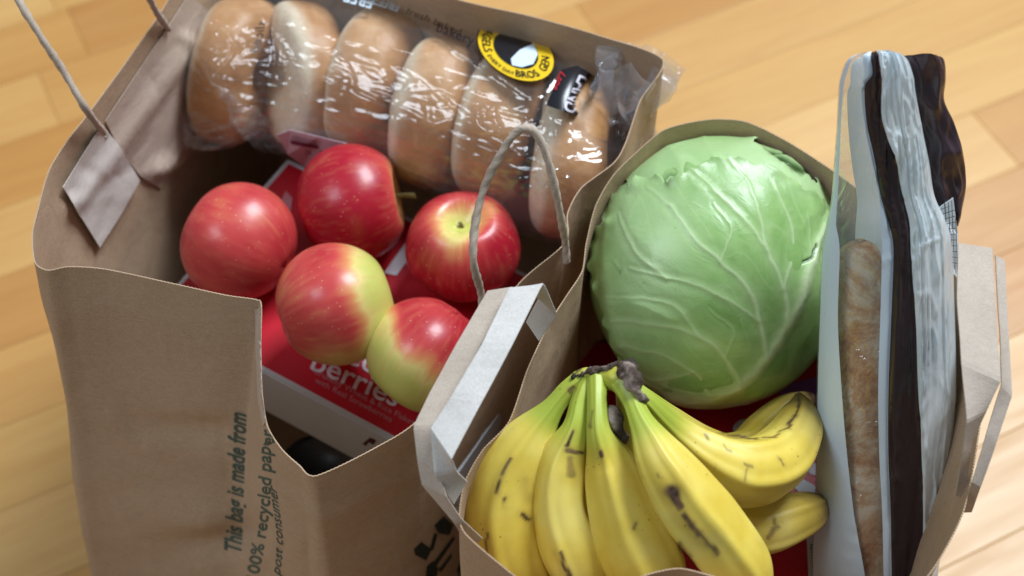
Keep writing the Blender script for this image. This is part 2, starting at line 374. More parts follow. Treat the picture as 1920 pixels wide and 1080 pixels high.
def ribbon(name, rows, mat, parent, n=60, m=7, th=.0009, wob=.0006, seed=0, label=None):
    """flat folded paper strip: rows of (left px,py,z, right px,py,z)"""
    A = np.array([P(*r[:3]) for r in rows]); B = np.array([P(*r[3:]) for r in rows])
    t = np.linspace(0, len(rows) - 1, n)
    ix = np.arange(len(rows)); A = np.stack([np.interp(t, ix, A[:, c]) for c in range(3)], 1); B = np.stack([np.interp(t, ix, B[:, c]) for c in range(3)], 1)
    v = np.linspace(0, 1, m)[None, :, None]; G = A[:, None] * (1 - v) + B[:, None] * v
    N_ = gridnormals(G); G = G + N_ * (noise(G, 60, seed) * wob)[..., None]
    o = obj(name, G.reshape(-1, 3), gridfaces(n, m), mat, parent, smoothed=False, solid=th)
    b = o.modifiers.new('soft_edge', 'BEVEL'); b.width = .0002; b.segments = 1; b.limit_method = 'ANGLE'
    if label: tag(o, label)
    return o
H1 = tag(thing('tmp', None, None, (0, 0, 0)), None) if False else None
ribbon('flat_handle', [(914, 545, .487, 962, 538, .488), (850, 655, .478, 905, 640, .480), (806, 735, .470, 860, 730, .471), (775, 800, .463, 822, 800, .465), (782, 860, .452, 820, 880, .454), (792, 908, .443, 838, 930, .445), (850, 978, .425, 868, 975, .427), (880, 1030, .39, 905, 1010, .40)], KRT, RB, seed=3)
ribbon('flat_handle', [(1010, 640, .425, 986, 604, .43), (1045, 590, .45, 1012, 555, .46), (1019, 529, .497, 955, 539, .497), (962, 645, .489, 902, 648, .489), (905, 752, .480, 845, 745, .480), (846, 862, .470, 807, 803, .472), (858, 885, .455, 814, 890, .456), (876, 902, .44, 850, 945, .43)], KRH, RB, seed=4)
ribbon('flat_handle', [(1866, 478, .49, 1884, 488, .488), (1872, 600, .482, 1890, 620, .478), (1878, 720, .470, 1898, 742, .466), (1850, 810, .455, 1868, 830, .450), (1822, 905, .435, 1838, 915, .43), (1800, 960, .40, 1822, 960, .40)], KRT, RB, seed=5)
ribbon('flat_handle', [(1796, 456, .495, 1861, 465, .493), (1794, 560, .490, 1866, 570, .488), (1802, 680, .482, 1876, 715, .478), (1812, 790, .468, 1848, 770, .466), (1806, 850, .448, 1822, 830, .448), (1790, 930, .41, 1812, 930, .41)], KRT, RB, seed=6)

# printing on the left bag
textdecal('lettering', 'This bag is made from', (452, 1040), (1.0, -29.5), (-46, -3), TL, INK, LB, bold=.018, shear=.38)
def bend1(x, y):
    t = x / 8.6; px = 482 + 26 * math.sin(t * 2.2) - y * 34 + (8 if t > .9 else 0); return (px, 1095 - x * 34 + y * 2)
decal('folded_seam', [(478, 580), (489, 576), (489, 650), (491, 740), (499, 790), (494, 800), (484, 745), (480, 650)], TL, KRI, LB, off=.0010)
textdecal('lettering', '100% recycled paper', None, (28, 28), None, TL, INK, LB, bold=.014, shear=.3, bend=bend1)
def bend2(x, y): return (524 + 6 * math.sin(x * .7) - y * 24, 1080 - x * 27 - y * 3)
textdecal('lettering', 'post consumer', None, (26, 26), None, TL, INK, LB, bold=0, shear=.5, bend=bend2)
for pl in ([(814, 985), (832, 968), (850, 985), (842, 1003), (822, 1000)], [(776, 1030), (790, 1016), (809, 1030), (799, 1051), (778, 1040)], [(800, 1062), (812, 1052), (822, 1066), (816, 1090), (798, 1080)],
           [(806, 1028), (814, 1000), (820, 1002), (812, 1032)], [(812, 1056), (850, 1005), (853, 1010), (817, 1062)], [(822, 1068), (840, 1045), (846, 1036), (847, 1044), (826, 1074)], [(856, 1068), (864, 1054), (869, 1070), (861, 1084)]):
    decal('printed_mark', pl, TL, INKB, LB, off=.0006)

# ------------------------------------------------------------------ boxes
def mat_card(name, col, rough=.42):
    k = NT(name); a = k.noise(60, 4); c = k.mix(k.rng(a, .3, .7, 0, .25), col, tuple(v * .8 for v in col))
    return k.done(k.bsdf(color=c, rough=rough, spec=.4, normal=k.bump(k.noise(500, 2), .08, .0004)))
RED = mat_card('red_card_print', (.50, .008, .022)); WHC = mat_card('white_card', (.56, .58, .62)); GRC = mat_card('grey_card_side', (.55, .55, .55), .6)
WINK = plain('white_ink', (.66, .62, .68), .5); PINK = plain('pale_red_ink', (.55, .20, .24), .5); PURP = plain('purple_ink', (.22, .07, .27), .5)
def box_on(name, root, c0, c1, c2, h, inset, matside, mattop):
    """slab with top corners c0, c1, c2 (c1 is the shared corner) and a print panel 0.4 mm proud of the top"""
    c0, c1, c2 = map(np.array, (c0, c1, c2)); c3 = c0 + c2 - c1; top = [c0, c1, c2, c3]
    if np.cross(c1 - c0, c2 - c1)[2] < 0: top = top[::-1]
    bm = bmesh.new(); vs = [bm.verts.new(p - np.array([0, 0, h])) for p in top] + [bm.verts.new(p) for p in top]
    for f in ([3, 2, 1, 0], [4, 5, 6, 7], [0, 1, 5, 4], [1, 2, 6, 5], [2, 3, 7, 6], [3, 0, 4, 7]): bm.faces.new([vs[i] for i in f])
    bmesh.ops.bevel(bm, geom=bm.edges[:], offset=.0012, segments=2, affect='EDGES')
    V = [tuple(v.co) for v in bm.verts]; bm.verts.index_update(); fs = [[v.index for v in f.verts] for f in bm.faces]; bm.free()
    o = obj('carton', V, fs, matside, root, smoothed=False)
    cen = sum(top) / 4; q = []
    for i, p in enumerate(top):
        u1 = top[(i + 1) % 4] - p; u2 = top[i - 1] - p; u1 /= np.linalg.norm(u1); u2 /= np.linalg.norm(u2)
        q.append(p + (u1 + u2) * inset)
    lo = [p - np.array([0, 0, .0002]) for p in q]; hi = [p + np.array([0, 0, .0005]) for p in q]
    t = obj(name, lo + hi, [[4, 5, 6, 7], [0, 1, 5, 4], [1, 2, 6, 5], [2, 3, 7, 6], [3, 0, 4, 7]], mattop, root, smoothed=False)
    return o, t
ZB = .285
b0 = P(530, 293, ZB); b1 = P(284, 586, ZB); u = P(718, 818, ZB) - b1; u /= np.linalg.norm(u)
v_ = b0 - b1; v_ = v_ / np.linalg.norm(v_); v_ = v_ - u * (v_ @ u) * 1.0; v_ /= np.linalg.norm(v_); b0 = b1 + v_ * np.linalg.norm(b0 - b1)
b2 = b1 + u * .262
CB = thing('cereal_box', 'red cereal box lying flat under the apples in the left bag', 'cereal box', (b1 + b2 + b0 + b0 + b2 - b1) / 4 * np.array([1, 1, 0]) + np.array([0, 0, ZB - .062]))
cart, ctop = box_on('printed_panel', CB, b0, b1, b2, .062, .0042, WHC, RED)
TC = bvh(ctop); TCS = bvh(cart)
textdecal('lettering', 'berries', (578, 690), (58, 26), (22, -50), TC, WINK, CB, bold=.012)
textdecal('lettering', 'Red', (610, 662), (58, 26), (22, -50), TC, WINK, CB, bold=.012)
textdecal('lettering', 'Crunchy Wheat & Rice Flakes', (586, 699), (15.6, 8.2), (5, -15), TC, PINK, CB)
textdecal('lettering', 'with Real Strawberries', (590, 717), (15.6, 8.2), (5, -15), TC, PINK, CB)
textdecal('lettering', 'K', (715, 508), (150, 30), (34, -95), TC, WINK, CB, bold=.03, shear=.2)
decal('printed_mark', [(522, 388), (536, 358), (548, 372), (545, 396)], TC, PINK, CB)
decal('printed_mark', [(680, 832), (694, 820), (706, 826), (700, 834), (692, 829), (686, 836)], TCS, plain('dark_red_ink', (.08, .005, .01)), CB)

# dark jar standing beside the box, down in the left bag
jc = P(596, 880, .185)
JR = thing('jar', 'dark round jar lid deep in the left bag beside the white carton side', 'jar', (jc[0], jc[1], .004))
BLK = plain('black_plastic', (.012, .012, .014), .35); GLS = plain('dark_glass', (.02, .014, .01), .1)
def lathe(name, prof, cx, cy, mat, parent, m=48):
    a = np.linspace(0, 2 * np.pi, m, endpoint=False); pr = np.array(prof)
    V = np.stack([cx + pr[:, :1] * np.cos(a), cy + pr[:, :1] * np.sin(a), np.repeat(pr[:, 1:], m, 1)], -1)
    return obj(name, V.reshape(-1, 3), gridfaces(len(prof), m, wrapv=True), mat, parent)
lathe('glass_body', [(0, .004), (.030, .004), (.033, .008), (.033, .15), (.029, .16), (.028, .168), (0, .168)], jc[0], jc[1], GLS, JR)
lathe('lid', [(.030, .165), (.032, .166), (.032, .182), (.031, .184), (.027, .1845), (.0265, .1835), (0, .1835)], jc[0], jc[1], BLK, JR)

# red box deep in the right bag
ZR = .262
r1 = P(1120, 800, ZR); r0 = P(1210, 560, ZR); r2 = P(1480, 1330, ZR)
SB = thing('snack_box', 'red box with white dots lying under the bananas in the right bag', 'box', ((r0 + r2) / 2) * np.array([1, 1, 0]) + np.array([0, 0, ZR - .07]))
e1 = (P(1520, 1000, ZR) - P(1150, 1080, ZR)); 
s1 = P(1045, 1130, ZR); s0 = P(1120, 640, ZR); s2 = P(1640, 1160, ZR)
us = s2 - s1; vs_ = s0 - s1; vs_ = vs_ - us * (vs_ @ us) / (us @ us); s0 = s1 + vs_
scart, stop = box_on('printed_panel', SB, s0, s1, s2, .07, .001, RED, RED)
TS = bvh(stop)
def disc(cx, cy, rx, ry, n=20): return [(cx + rx * math.cos(2 * math.pi * i / n), cy + ry * math.sin(2 * math.pi * i / n)) for i in range(n)]
for c in ((1398, 806, 24, 20), (1532, 880, 18, 12), (1160, 700, 9, 8)): decal('white_dot', disc(*c), TS, WINK, SB)
decal('purple_panel', [(1458, 742), (1475, 722), (1510, 712), (1560, 700), (1560, 800), (1532, 790), (1520, 762), (1490, 745)], TS, PURP, SB)
decal('white_stripe', [(1480, 905), (1500, 895), (1560, 930), (1560, 948), (1500, 925)], TS, WHC, SB)
textdecal('lettering', 'SPECIAL', (1531, 772), (.5, 24), (24, 0), TS, PINK, SB, bold=.01)
decal('white_label', [(1512, 1002), (1600, 985), (1600, 1130), (1518, 1130)], TS, mat_card('label_card', (.62, .62, .60)), SB, off=.0008)
textdecal('lettering', 'FAMILY', (1531, 1018), (1.4, 18), (22, -1), TS, BLK, SB, off=.0014, bold=.008)
textdecal('lettering', 'REWARDS', (1518, 1020), (1.2, 12), (12, -1), TS, BLK, SB, off=.0014)

# ------------------------------------------------------------------ apples
def mat_apple(name):
    k = NT(name)
    red = k.attr('red'); st = k.attr('streak')
    c = k.ramp(red, [(0, (.54, .54, .13)), (.25, (.70, .56, .19)), (.45, (.66, .26, .10)), (.7, (.56, .065, .06)), (1, (.38, .009, .024))])
    c = k.mix(k.math('MULTIPLY', st, .16), c, (.66, .27, .12))
    sp = k.n('ShaderNodeTexVoronoi', {'Vector': k.mapped(), 'Scale': 260.}).outputs['Distance']
    dots = k.math('MULTIPLY', k.rng(sp, .13, .05), k.rng(k.noise(60, 2), .38, .5))
    c = k.mix(k.math('MULTIPLY', dots, .85), c, (.75, .50, .33))
    nn = k.noise(45, 3); n = k.bump(nn, .08, .002); n = k.bump(k.noise(700, 2), .05, .0003, n)
    r = k.rng(k.noise(25, 3), .35, .7, .30, .42)
    return k.done(k.bsdf(color=c, rough=r, spec=.42, sss=.12, ssr=(.6, .2, .1), sscale=.006, normal=n, coat=.12, coatr=.15))
APL = mat_apple('apple_skin'); STEM = mat_card('apple_stem', (.16, .12, .04), .7); CALYX = mat_card('apple_calyx', (.05, .03, .015), .8)
GA = 'apples lying on the red box'
def apple(cx, cy, z, r, axis, label, redf, seed, stem=True, squash=.93):
    c = P(cx, cy, z); ax = np.array(axis, float); ax /= np.linalg.norm(ax)
    t1 = np.cross(ax, [0.13, .4, .9]); t1 /= np.linalg.norm(t1); t2 = np.cross(ax, t1)
    n, m = 90, 128; th = np.linspace(0, np.pi, n)[:, None]; ph = np.linspace(0, 2 * np.pi, m, endpoint=False)[None]
    R = r * (1 + .035 * np.cos(th) + .02 * np.cos(2 * th))
    lob = 1 + .018 * np.cos(5 * ph + seed) * (1 - .4 * np.cos(th)) * np.sin(th) ** 2 + .014 * np.cos(2 * ph + seed * 2) + .02 * np.cos(ph + seed * 3) * np.cos(th)
    rho = R * np.sin(th) * lob
    dt = np.exp(-(th / .34) ** 2); db = np.exp(-((np.pi - th) / .27) ** 2)
    h = R * np.cos(th) * squash - dt * r * (.42 if stem else .12) + db * r * (.24 if stem else .08) * (1 + .25 * np.cos(5 * ph)); h = h + 0 * ph
    V = c + ax * h[..., None] + t1 * (rho * np.cos(ph))[..., None] + t2 * (rho * np.sin(ph))[..., None]
    V = V.reshape(-1, 3); tm = (th + 0 * ph).ravel(); pm = (ph + 0 * th).ravel()
    q, _ = proj(V); face = ((V - c) @ (CAM - c)) / np.linalg.norm(CAM - c) / r
    red = redf(q, tm, pm, face, V - c)
    S = np.stack([np.cos(pm) * 3, np.sin(pm) * 3, tm * .5], -1)
    stk = smooth(.1, .8, fbm(S, 6, 3, seed)) * .9
    red = np.clip(red + fbm(V - c, 40, 3, seed) * .12 + fbm(S, 5, 2, seed + 4) * .07, 0, 1)
    t = thing('apple', label, 'apple', c - np.array([0, 0, r * .95]), GA)
    obj('skin', V, gridfaces(n, m, wrapv=True), APL, t, attrs={'red': red, 'streak': stk})
    if stem:
        s0 = c + ax * r * .42; path = [s0, s0 + ax * r * .25, s0 + ax * r * .48 + t1 * r * .05, s0 + ax * r * .68 + t1 * r * .14]
        if stem == 'short': path = [s0, s0 + ax * r * .12, s0 + ax * r * .22 + t1 * r * .05]
        C = catmull(path, 12); a = np.linspace(0, 2 * np.pi, 8, endpoint=False)
        rad = np.linspace(.0012, .0022 if stem != 'short' else .0016, 12) * (1.0)
        W = C[:, None] + (t1[None, None] * np.cos(a)[None, :, None] + t2[None, None] * np.sin(a)[None, :, None]) * rad[:, None, None]
        f = gridfaces(12, 8, wrapv=True).tolist() + [[88 + i for i in range(8)]]
        obj('stem', W.reshape(-1, 3), f, STEM, t)
    return t
za = ZB + .0425
def redall(a): return lambda q, th, ph, f, d: np.full(len(th), a) - .55 * np.exp(-(th / .42) ** 2)
apple(452, 455, za + .001, .0435, (-.8, .4, .2), 'plain rosy red apple at the far left of the group', lambda q, th, ph, f, d: .78 - .10 * smooth(430, 540, q[:, 0]) * smooth(480, 380, q[:, 1]), 1, stem=False)
apple(658, 381, za + .001, .0438, (.95, .12, .12), 'dark crimson apple with yellow shoulder tipped towards its bent stem', lambda q, th, ph, f, d: 1.05 - 1.0 * np.exp(-(th / .62) ** 2), 2)
apple(868, 465, za - .001, .0415, (.02, .05, 1.0), 'upright red apple showing its stem hollow behind the cord handle', lambda q, th, ph, f, d: .98 - .75 * np.exp(-(th / .42) ** 2) - .55 * np.exp(-(np.hypot(q[:, 0] - 850, (q[:, 1] - 455) * .8) / 42) ** 2) - .4 * np.exp(-(np.hypot(q[:, 0] - 925, q[:, 1] - 385) / 26) ** 2), 3, stem='short')
apple(626, 573, za + .017, .0436, (.9, .35, .0), 'red apple in the middle with a pale yellow right flank', lambda q, th, ph, f, d: .74 - .85 * smooth(-48, 52, (q[:, 0] - (676 + (q[:, 1] - 570) * .12)) * 1.0 - np.clip(q[:, 1] - 590, 0, 99) * .3) * 1.0 - .35 * smooth(610, 690, q[:, 1] + (q[:, 0] - 600) * .2), 4, stem=False)
apple(799, 663, za + .004, .0412, (-.6, -.6, -.5), 'yellow green apple with a red blush nearest the front', lambda q, th, ph, f, d: .92 * smooth(108, -32, (-(q[:, 0] - 805) * .62 + (q[:, 1] - 640) * .78) + 0) * (smooth(710, 760, q[:, 0]) * .85 + .15) + .02, 5, stem=False)

# ------------------------------------------------------------------ bagels
def mat_bagel(name):
    k = NT(name); pale = k.attr('pale'); a = k.noise(30, 5); b = k.noise(300, 4)
    crust = k.ramp(a, [(.3, (.38, .165, .055)), (.5, (.52, .265, .105)), (.7, (.66, .40, .20))])
    c = k.mix(pale, crust, k.ramp(b, [(.3, (.70, .56, .38)), (.7, (.80, .69, .52))]))
    bl = k.noise(75, 4, None, .6, .5); c = k.mix(k.rng(bl, .6, .72, 0, .5), c, (.70, .50, .30)); n = k.bump(a, .4, .005); n = k.bump(bl, .3, .002, n); n = k.bump(b, .3, .0008, n)
    return k.done(k.bsdf(color=c, rough=.42, spec=.4, sss=.08, sscale=.004, normal=n))
BAG_ = mat_bagel('bagel_crust')
GB = 'bagels standing in a row in the clear bag'
def bagel(cx, cy, z, R, hw, yaw, tilt, label, seed, paleside=1, pale=.55):
    c = P(cx, cy, z); n_ = np.array([math.cos(yaw) * math.cos(tilt), math.sin(yaw) * math.cos(tilt), math.sin(tilt)])
    t1 = np.cross(n_, [0, 0, 1.]); t1 /= np.linalg.norm(t1); t2 = np.cross(t1, n_)
    n, m = 96, 56; ph = np.linspace(0, 2 * np.pi, n, endpoint=False)[:, None]; a = np.linspace(0, 2 * np.pi, m, endpoint=False)[None]
    rm = (R + .008) / 2; rr = (R - .008) / 2
    ca, sa = np.cos(a), np.sin(a)
    sq = np.sign(ca) * np.abs(ca) ** .85; ss = np.sign(sa) * np.abs(sa) ** .62
    wob = 1 + .03 * np.cos(2 * ph + seed) + .02 * np.cos(3 * ph + seed * 2)
    rho = (rm + rr * sq) * wob; h = hw * ss * (1 + .06 * np.cos(ph * 2 + seed)) * np.where(ss * paleside > 0, .86, 1.1)
    V = c + n_ * h[..., None] + t1 * (rho * np.cos(ph))[..., None] + t2 * (rho * np.sin(ph))[..., None]
    nv = gridnormals(V, True, True); V = V + nv * (fbm(V, 22, 3, seed) * .0022)[..., None]
    pl = smooth(.45, .8, ss * paleside + 0 * ph + .15 * noise(V, 40, seed)) * .95
    pl = np.clip(pl + pale * smooth(.15, .7, ss * paleside + .3 * noise(V, 22, seed)), 0, 1)
    o = obj('bagel', V.reshape(-1, 3), gridfaces(n, m, wrapu=True, wrapv=True), BAG_, None, attrs={'pale': pl.ravel()})
    return tag(o, label, 'bagel', GB)
Y0 = math.radians(-18); ZG = .345
bagel(442, 128, ZG - .006, .056, .0240, Y0 - .05, 0, 'leftmost bagel in the clear bag, behind crinkled plastic with black print', 1, -1, .1)
bagel(562, 140, ZG, .054, .0235, Y0 + .62, -.30, 'second bagel from the left, its pale floury side turned outwards', 2, -1, 1.2)
bagel(700, 155, ZG, .056, .0265, Y0 - .08, -.03, 'third bagel from the left, evenly tan, with a broad white glare', 3, -1, .25)
bagel(817, 210, ZG, .058, .0265, Y0 - .06, -.04, 'fourth bagel from the left, between the plain tan one and the yellow round badge', 4, -1, .8)
bagel(941, 234, ZG, .060, .0265, Y0 - .06, -.02, 'fifth bagel from the left, directly below the yellow round badge', 5, -1, .6)
bagel(1070, 290, ZG, .061, .0270, Y0 + .14, .04, 'rightmost bagel with a pale top edge under the black printed block', 6, -1, 1.1)

# clear bag round the bagels
PK = thing('bread_bag', 'clear crinkled plastic bag of bagels with printed badges, knotted at its right end', 'plastic bag', P(760, 230, .285))
FILM = mat_film('clear_crinkled_film', haze=.05, hcol=(.85, .9, .95), bumpy=.22, gl=.07, rough=.11, sc=(5.5, 1.7, 1.7), rot=(0, 0, math.radians(-22)))
axis_pts = [(378, 212, .318, .010, .030), (398, 200, .325, .026, .034), (428, 150, .336, .052, .054), (500, 132, .343, .0590, .0600), (620, 142, .345, .0600, .0605), (760, 182, .345, .0600, .061), (900, 226, .346, .0625, .0635), (1030, 275, .347, .0645, .066), (1096, 288, .351, .0635, .066), (1128, 284, .356, .052, .054), (1158, 255, .366, .028, .032), (1168, 222, .378, .0075, .0085), (1176, 188, .392, .016, .012), (1190, 145, .412, .028, .017), (1204, 108, .425, .036, .020)]
AX = np.array([P(a, b, c) for a, b, c, _, _ in axis_pts]); RA = np.array([(d, e) for *_, d, e in axis_pts])
nS, nA = 420, 330
Cx = catmull(AX, nS); tS = np.linspace(0, len(AX) - 1, nS); Rz = catmull(np.c_[RA, RA[:, :1]], nS)
T = np.gradient(Cx, axis=0); T /= np.linalg.norm(T, axis=1, keepdims=True)
Tm = T.copy()
for _ in range(30): Tm[1:-1] = (Tm[:-2] + Tm[1:-1] * 2 + Tm[2:]) / 4
Tm /= np.linalg.norm(Tm, axis=1, keepdims=True)
Xs = np.cross(Tm, [0, 0, 1.]); Xs /= np.linalg.norm(Xs, axis=1, keepdims=True); Zs = np.cross(Xs, Tm)
aa = np.linspace(0, 2 * np.pi, nA, endpoint=False)
ca, sa = np.cos(aa), np.sin(aa)
G = Cx[:, None] + Xs[:, None] * (Rz[:, 1:2] * ca)[..., None] + Zs[:, None] * (Rz[:, :1] * sa)[..., None]
Nn = gridnormals(G, wrapv=True)
outw = np.sign(((G - Cx[:, None]) * Nn).sum(-1).mean()); Nn *= outw
U = np.stack([np.repeat(tS[:, None], nA, 1) * .9, np.repeat(ca[None] * 1.6, nS, 0), np.repeat(sa[None] * 1.6, nS, 0)], -1)
fanA = U @ np.array([[1, 0, 0], [.5, 1, 0], [-.35, 0, 1]]).T
cre = .2 * (.0016 * np.clip(ridge(U * np.array([.22, 2.0, 2.0]), 2.0, 31), 0, 1) ** 7 + .0014 * np.clip(ridge(fanA * np.array([.35, 1.5, 1.5]), 2.4, 37), 0, 1) ** 9
       + .0012 * np.clip(ridge(fanA[..., [1, 0, 2]] * np.array([.5, 1.6, 1.4]), 2.0, 43), 0, 1) ** 9 * (noise(U, 1.1, 50) > -.1))
tail = smooth(9, 11, tS)[:, None]; body = 1 - smooth(8, 10.5, tS)[:, None]
# tucks running across between the bagels, long stress folds and small crumples
wr = (.0012 * fbm(U, 2.2, 3, 1) + .0012 * (ridge(U, 3.1, 5) ** 4) + .0006 * ridge(U * np.array([.5, 2.2, 2.2]), 6.0, 8) ** 3) 
wt = .008 * np.cos(aa * 7 + 1.2 * np.sin(aa * 2))[None] * smooth(9.3, 11, tS)[:, None] * smooth(0, .4, np.abs(tS - 11))[:, None] + .0012 * ridge(U, 3, 12) * smooth(10, 12.5, tS)[:, None]
wl = .003 * ridge(U * np.array([1.3, 1, 1]), 3.5, 21) * (1 - smooth(1.2, 3.2, tS))[:, None]
QF, _ = proj(G.reshape(-1, 3)); lines = np.zeros(len(QF)); rl_ = random.Random(5); more = []
for kk in range(64):
    x = rl_.uniform(390, 1110); y = 60 + (x - 390) * .27 + rl_.uniform(-60, 170); a_ = rl_.gauss(.36, .33); l_ = rl_.uniform(25, 95); b_ = rl_.uniform(-9, 9)
    more.append(([(x - l_ * math.cos(a_), y - l_ * math.sin(a_)), (x + b_ * .3, y - b_), (x + l_ * math.cos(a_), y + l_ * math.sin(a_))], rl_.uniform(.5, 1.2), rl_.uniform(2.6, 4)))
for ln, am, wd in (*more, ([(376, 158), (470, 185), (560, 205), (700, 240)], 1.6, 4), ([(480, 130), (600, 190), (720, 268)], 1.3, 3.5), ([(640, 150), (760, 205), (880, 262)], 1.3, 3.5), ([(752, 55), (880, 115), (1010, 196)], 1.8, 4), ([(764, 50), (890, 122), (1000, 184)], 1.2, 3),
                   ([(600, 252), (760, 292), (905, 335)], 1.5, 4), ([(860, 185), (925, 215), (945, 262)], 1.4, 4), ([(700, 284), (830, 332), (960, 352)], 1.6, 4), ([(1105, 250), (1050, 238), (985, 236)], 1.3, 3.5), ([(1100, 268), (1030, 280), (950, 300)], 1.3, 3.5), ([(1130, 236), (1080, 205), (1030, 196)], 1.2, 3.5),
                   ([(905, 250), (1000, 298), (1070, 335)], 1.4, 3.5), ([(820, 165), (895, 205), (905, 240), (960, 262)], 1.5, 4), ([(512, 50), (520, 95), (508, 150)], 1.3, 3.5), ([(405, 110), (440, 60), (500, 35)], 1.4, 4), ([(386, 175), (430, 120), (452, 80)], 1.2, 3.5), ([(390, 240), (430, 215), (470, 225), (500, 200)], 1.5, 4),
                   ([(500, 230), (530, 215), (560, 235), (600, 250)], 1.5, 4), ([(640, 105), (665, 150), (640, 205)], 1.0, 3.5), ([(560, 120), (590, 150), (575, 200), (620, 240)], 1.1, 3), ([(780, 150), (740, 215), (750, 270)], 1.0, 3), ([(1090, 290), (1010, 330), (950, 335)], 1.3, 3.5), ([(1095, 310), (1040, 345), (975, 352)], 1.2, 3.5), ([(865, 290), (930, 312), (1040, 322)], 1.2, 3.5), ([(730, 120), (800, 150), (850, 200)], 1.0, 3), ([(655, 200), (720, 225), (770, 270)], 1.0, 3)):
    d, t = polydist(QF + np.stack([noise(G.reshape(-1, 3), 60, 3), noise(G.reshape(-1, 3), 60, 5)], -1) * 4, catmull(ln, 14)); lines += .001 * am * np.exp(-(d / wd) ** 2) * np.clip(np.sin(np.pi * np.clip(t, .02, .98)) * 3, 0, 1)
GS = G + Nn * .0052
G = G + Nn * ((wr * .8 + cre + lines.reshape(wr.shape)) * body + wt + wl + .0025)[..., None]
fF = gridfaces(nS, nA, wrapv=True); cutr = int(np.searchsorted(tS, 10.7)); isT = (np.arange(len(fF)) // nA) >= cutr
film = obj('plastic_film', G.reshape(-1, 3), fF[~isT], FILM, PK)
FTAIL = mat_film('gathered_film', haze=.16, hcol=(.8, .86, .95), bumpy=.35, gl=.10, rough=.10, sc=(1.5, 1.5, 1.5))
gT = G[cutr:]; obj('gathered_end', gT.reshape(-1, 3), gridfaces(len(gT), nA, wrapv=True), FTAIL, PK)
tie = Cx[int(np.searchsorted(tS, 11.95))]; tT = Tm[int(np.searchsorted(tS, 11.95))]
smo = obj('target', GS.reshape(-1, 3), gridfaces(nS, nA, wrapv=True), FILM, PK); TF = bvh(smo); bpy.data.objects.remove(smo)
YEL = plain('yellow_ink', (.80, .52, .015), .3); BK = plain('black_ink', (.012, .012, .016), .25); WK = plain('pale_ink', (.62, .74, .84), .3); RK = plain('red_ink', (.55, .02, .03), .3)
# badge
def disc2(cx, cy, r, a0=0, a1=360, n=40, ex=(1, .22), ey=(.12, .78)):
    return [(cx + r * (math.cos(math.radians(a0 + (a1 - a0) * i / n)) * ex[0] + math.sin(math.radians(a0 + (a1 - a0) * i / n)) * ey[0]), cy + r * (math.cos(math.radians(a0 + (a1 - a0) * i / n)) * ex[1] + math.sin(math.radians(a0 + (a1 - a0) * i / n)) * ey[1])) for i in range(n + (0 if a1 - a0 == 360 else 1))]
bc = (967, 96)
decal('badge_rim', disc2(*bc, 73), TF, BK, PK, off=.0012)
badge = decal('yellow_badge', disc2(*bc, 70.5), TF, YEL, PK, off=.0017)
decal('badge_centre', disc2(*bc, 42), TF, BK, PK, off=.0022)
decal('badge_centre_shape', [(958, 112), (974, 96), (1000, 84), (1008, 104), (1000, 122), (978, 128), (960, 124)], TF, WK, PK, off=.0026)
def ringtext(body, a_start, r, size, flip=-1):
    def f(x, y):
        a = math.radians(a_start) + flip * x * size / r; rr = r - flip * 0 + y * size
        return None
    def g(x, y):
        a = math.radians(a_start + flip * math.degrees(x * size / r)); rr = r - y * size * (1 if flip < 0 else -1)
        X, Y = rr * math.cos(a), rr * math.sin(a); return (bc[0] + X + .12 * Y, bc[1] + .22 * X + .78 * Y)
    return g
for txt, a0, sz in (('BAGELS', 232, 23), ('EVERY DAY', 155, 12), ('BROS', 98, 22), ('GEN', 38, 22)):
    textdecal('lettering', txt, None, (20, 20), None, TF, BK, PK, off=.0023, bold=.01, bend=ringtext(txt, a0, 63, sz, -1))
# black block
decal('black_print_block', [(1052, 132), (1082, 124), (1126, 148), (1118, 178), (1080, 218), (1024, 198)], TF, BK, PK, off=.0016)
textdecal('lettering', 'LAND', (1086, 140), (-12, 25), (32, 11), TF, WINK, PK, off=.0024, bold=.02)
textdecal('lettering', 'Lane', (1052, 134), (-8, 17), (16, 7), TF, RK, PK, off=.0024, shear=.4)
# white print upside down at the far side
textdecal('lettering', 'FREE', (702, 0), (-26, -7), (-8, 26), TF, WK, PK, off=.0018, bold=.015)
textdecal('lettering', 'FREEZER', (752, 10), (-19, -6), (-9, 20), TF, WK, PK, off=.0018, bold=.01)
textdecal('lettering', 'sliced', (500, 40), (-6, 26), (-26, -4), TF, BK, PK, off=.0018, shear=.2)
textdecal('lettering', 'fresh baked', (760, 26), (22, 9), (8, -16), TF, BK, PK, off=.0018)
textdecal('lettering', 'bakery', (816, 60), (26, 10), (8, -26), TF, BK, PK, off=.0018)
# sticker with prices, tucked at the front
STK = mat_card('pale_lilac_sticker', (.62, .50, .58), .45)
def onf(x, y, z):
    h = drop([(x, y)], TF, .0035)[0]
    return h if h[0] < 1e3 else P(x, y, z)
sp = [onf(520, 250, .325), onf(545, 241, .33), onf(600, 254, .33), onf(672, 272, .32), onf(722, 292, .31), P(640, 330, .303), P(569, 311, .298), onf(540, 286, .305)]
stk = obj('paper_sticker', sp, [[0, 1, 2, 6, 7], [2, 3, 5, 6], [3, 4, 5]], STK, PK, smoothed=False, solid=.0004)
TK = bvh(stk); DR = plain('maroon_ink', (.14, .02, .05))
decal('printed_mark', [(544, 262), (598, 273), (596, 279), (546, 270)], TK, DR, PK, off=.0009)
for (x, y, s, tx) in ((547, 257, 6.2, 'INGREDIENTS ENRICHED'), (546, 262, 6.2, 'FLOUR WATER SUGAR'), (572, 288, 12, '2/6'), (600, 292, 16, '00')):
    textdecal('lettering', tx, (x, y), (s * .8, s * .17), (-.1 * s, -s), TK, DR, PK, off=.001)

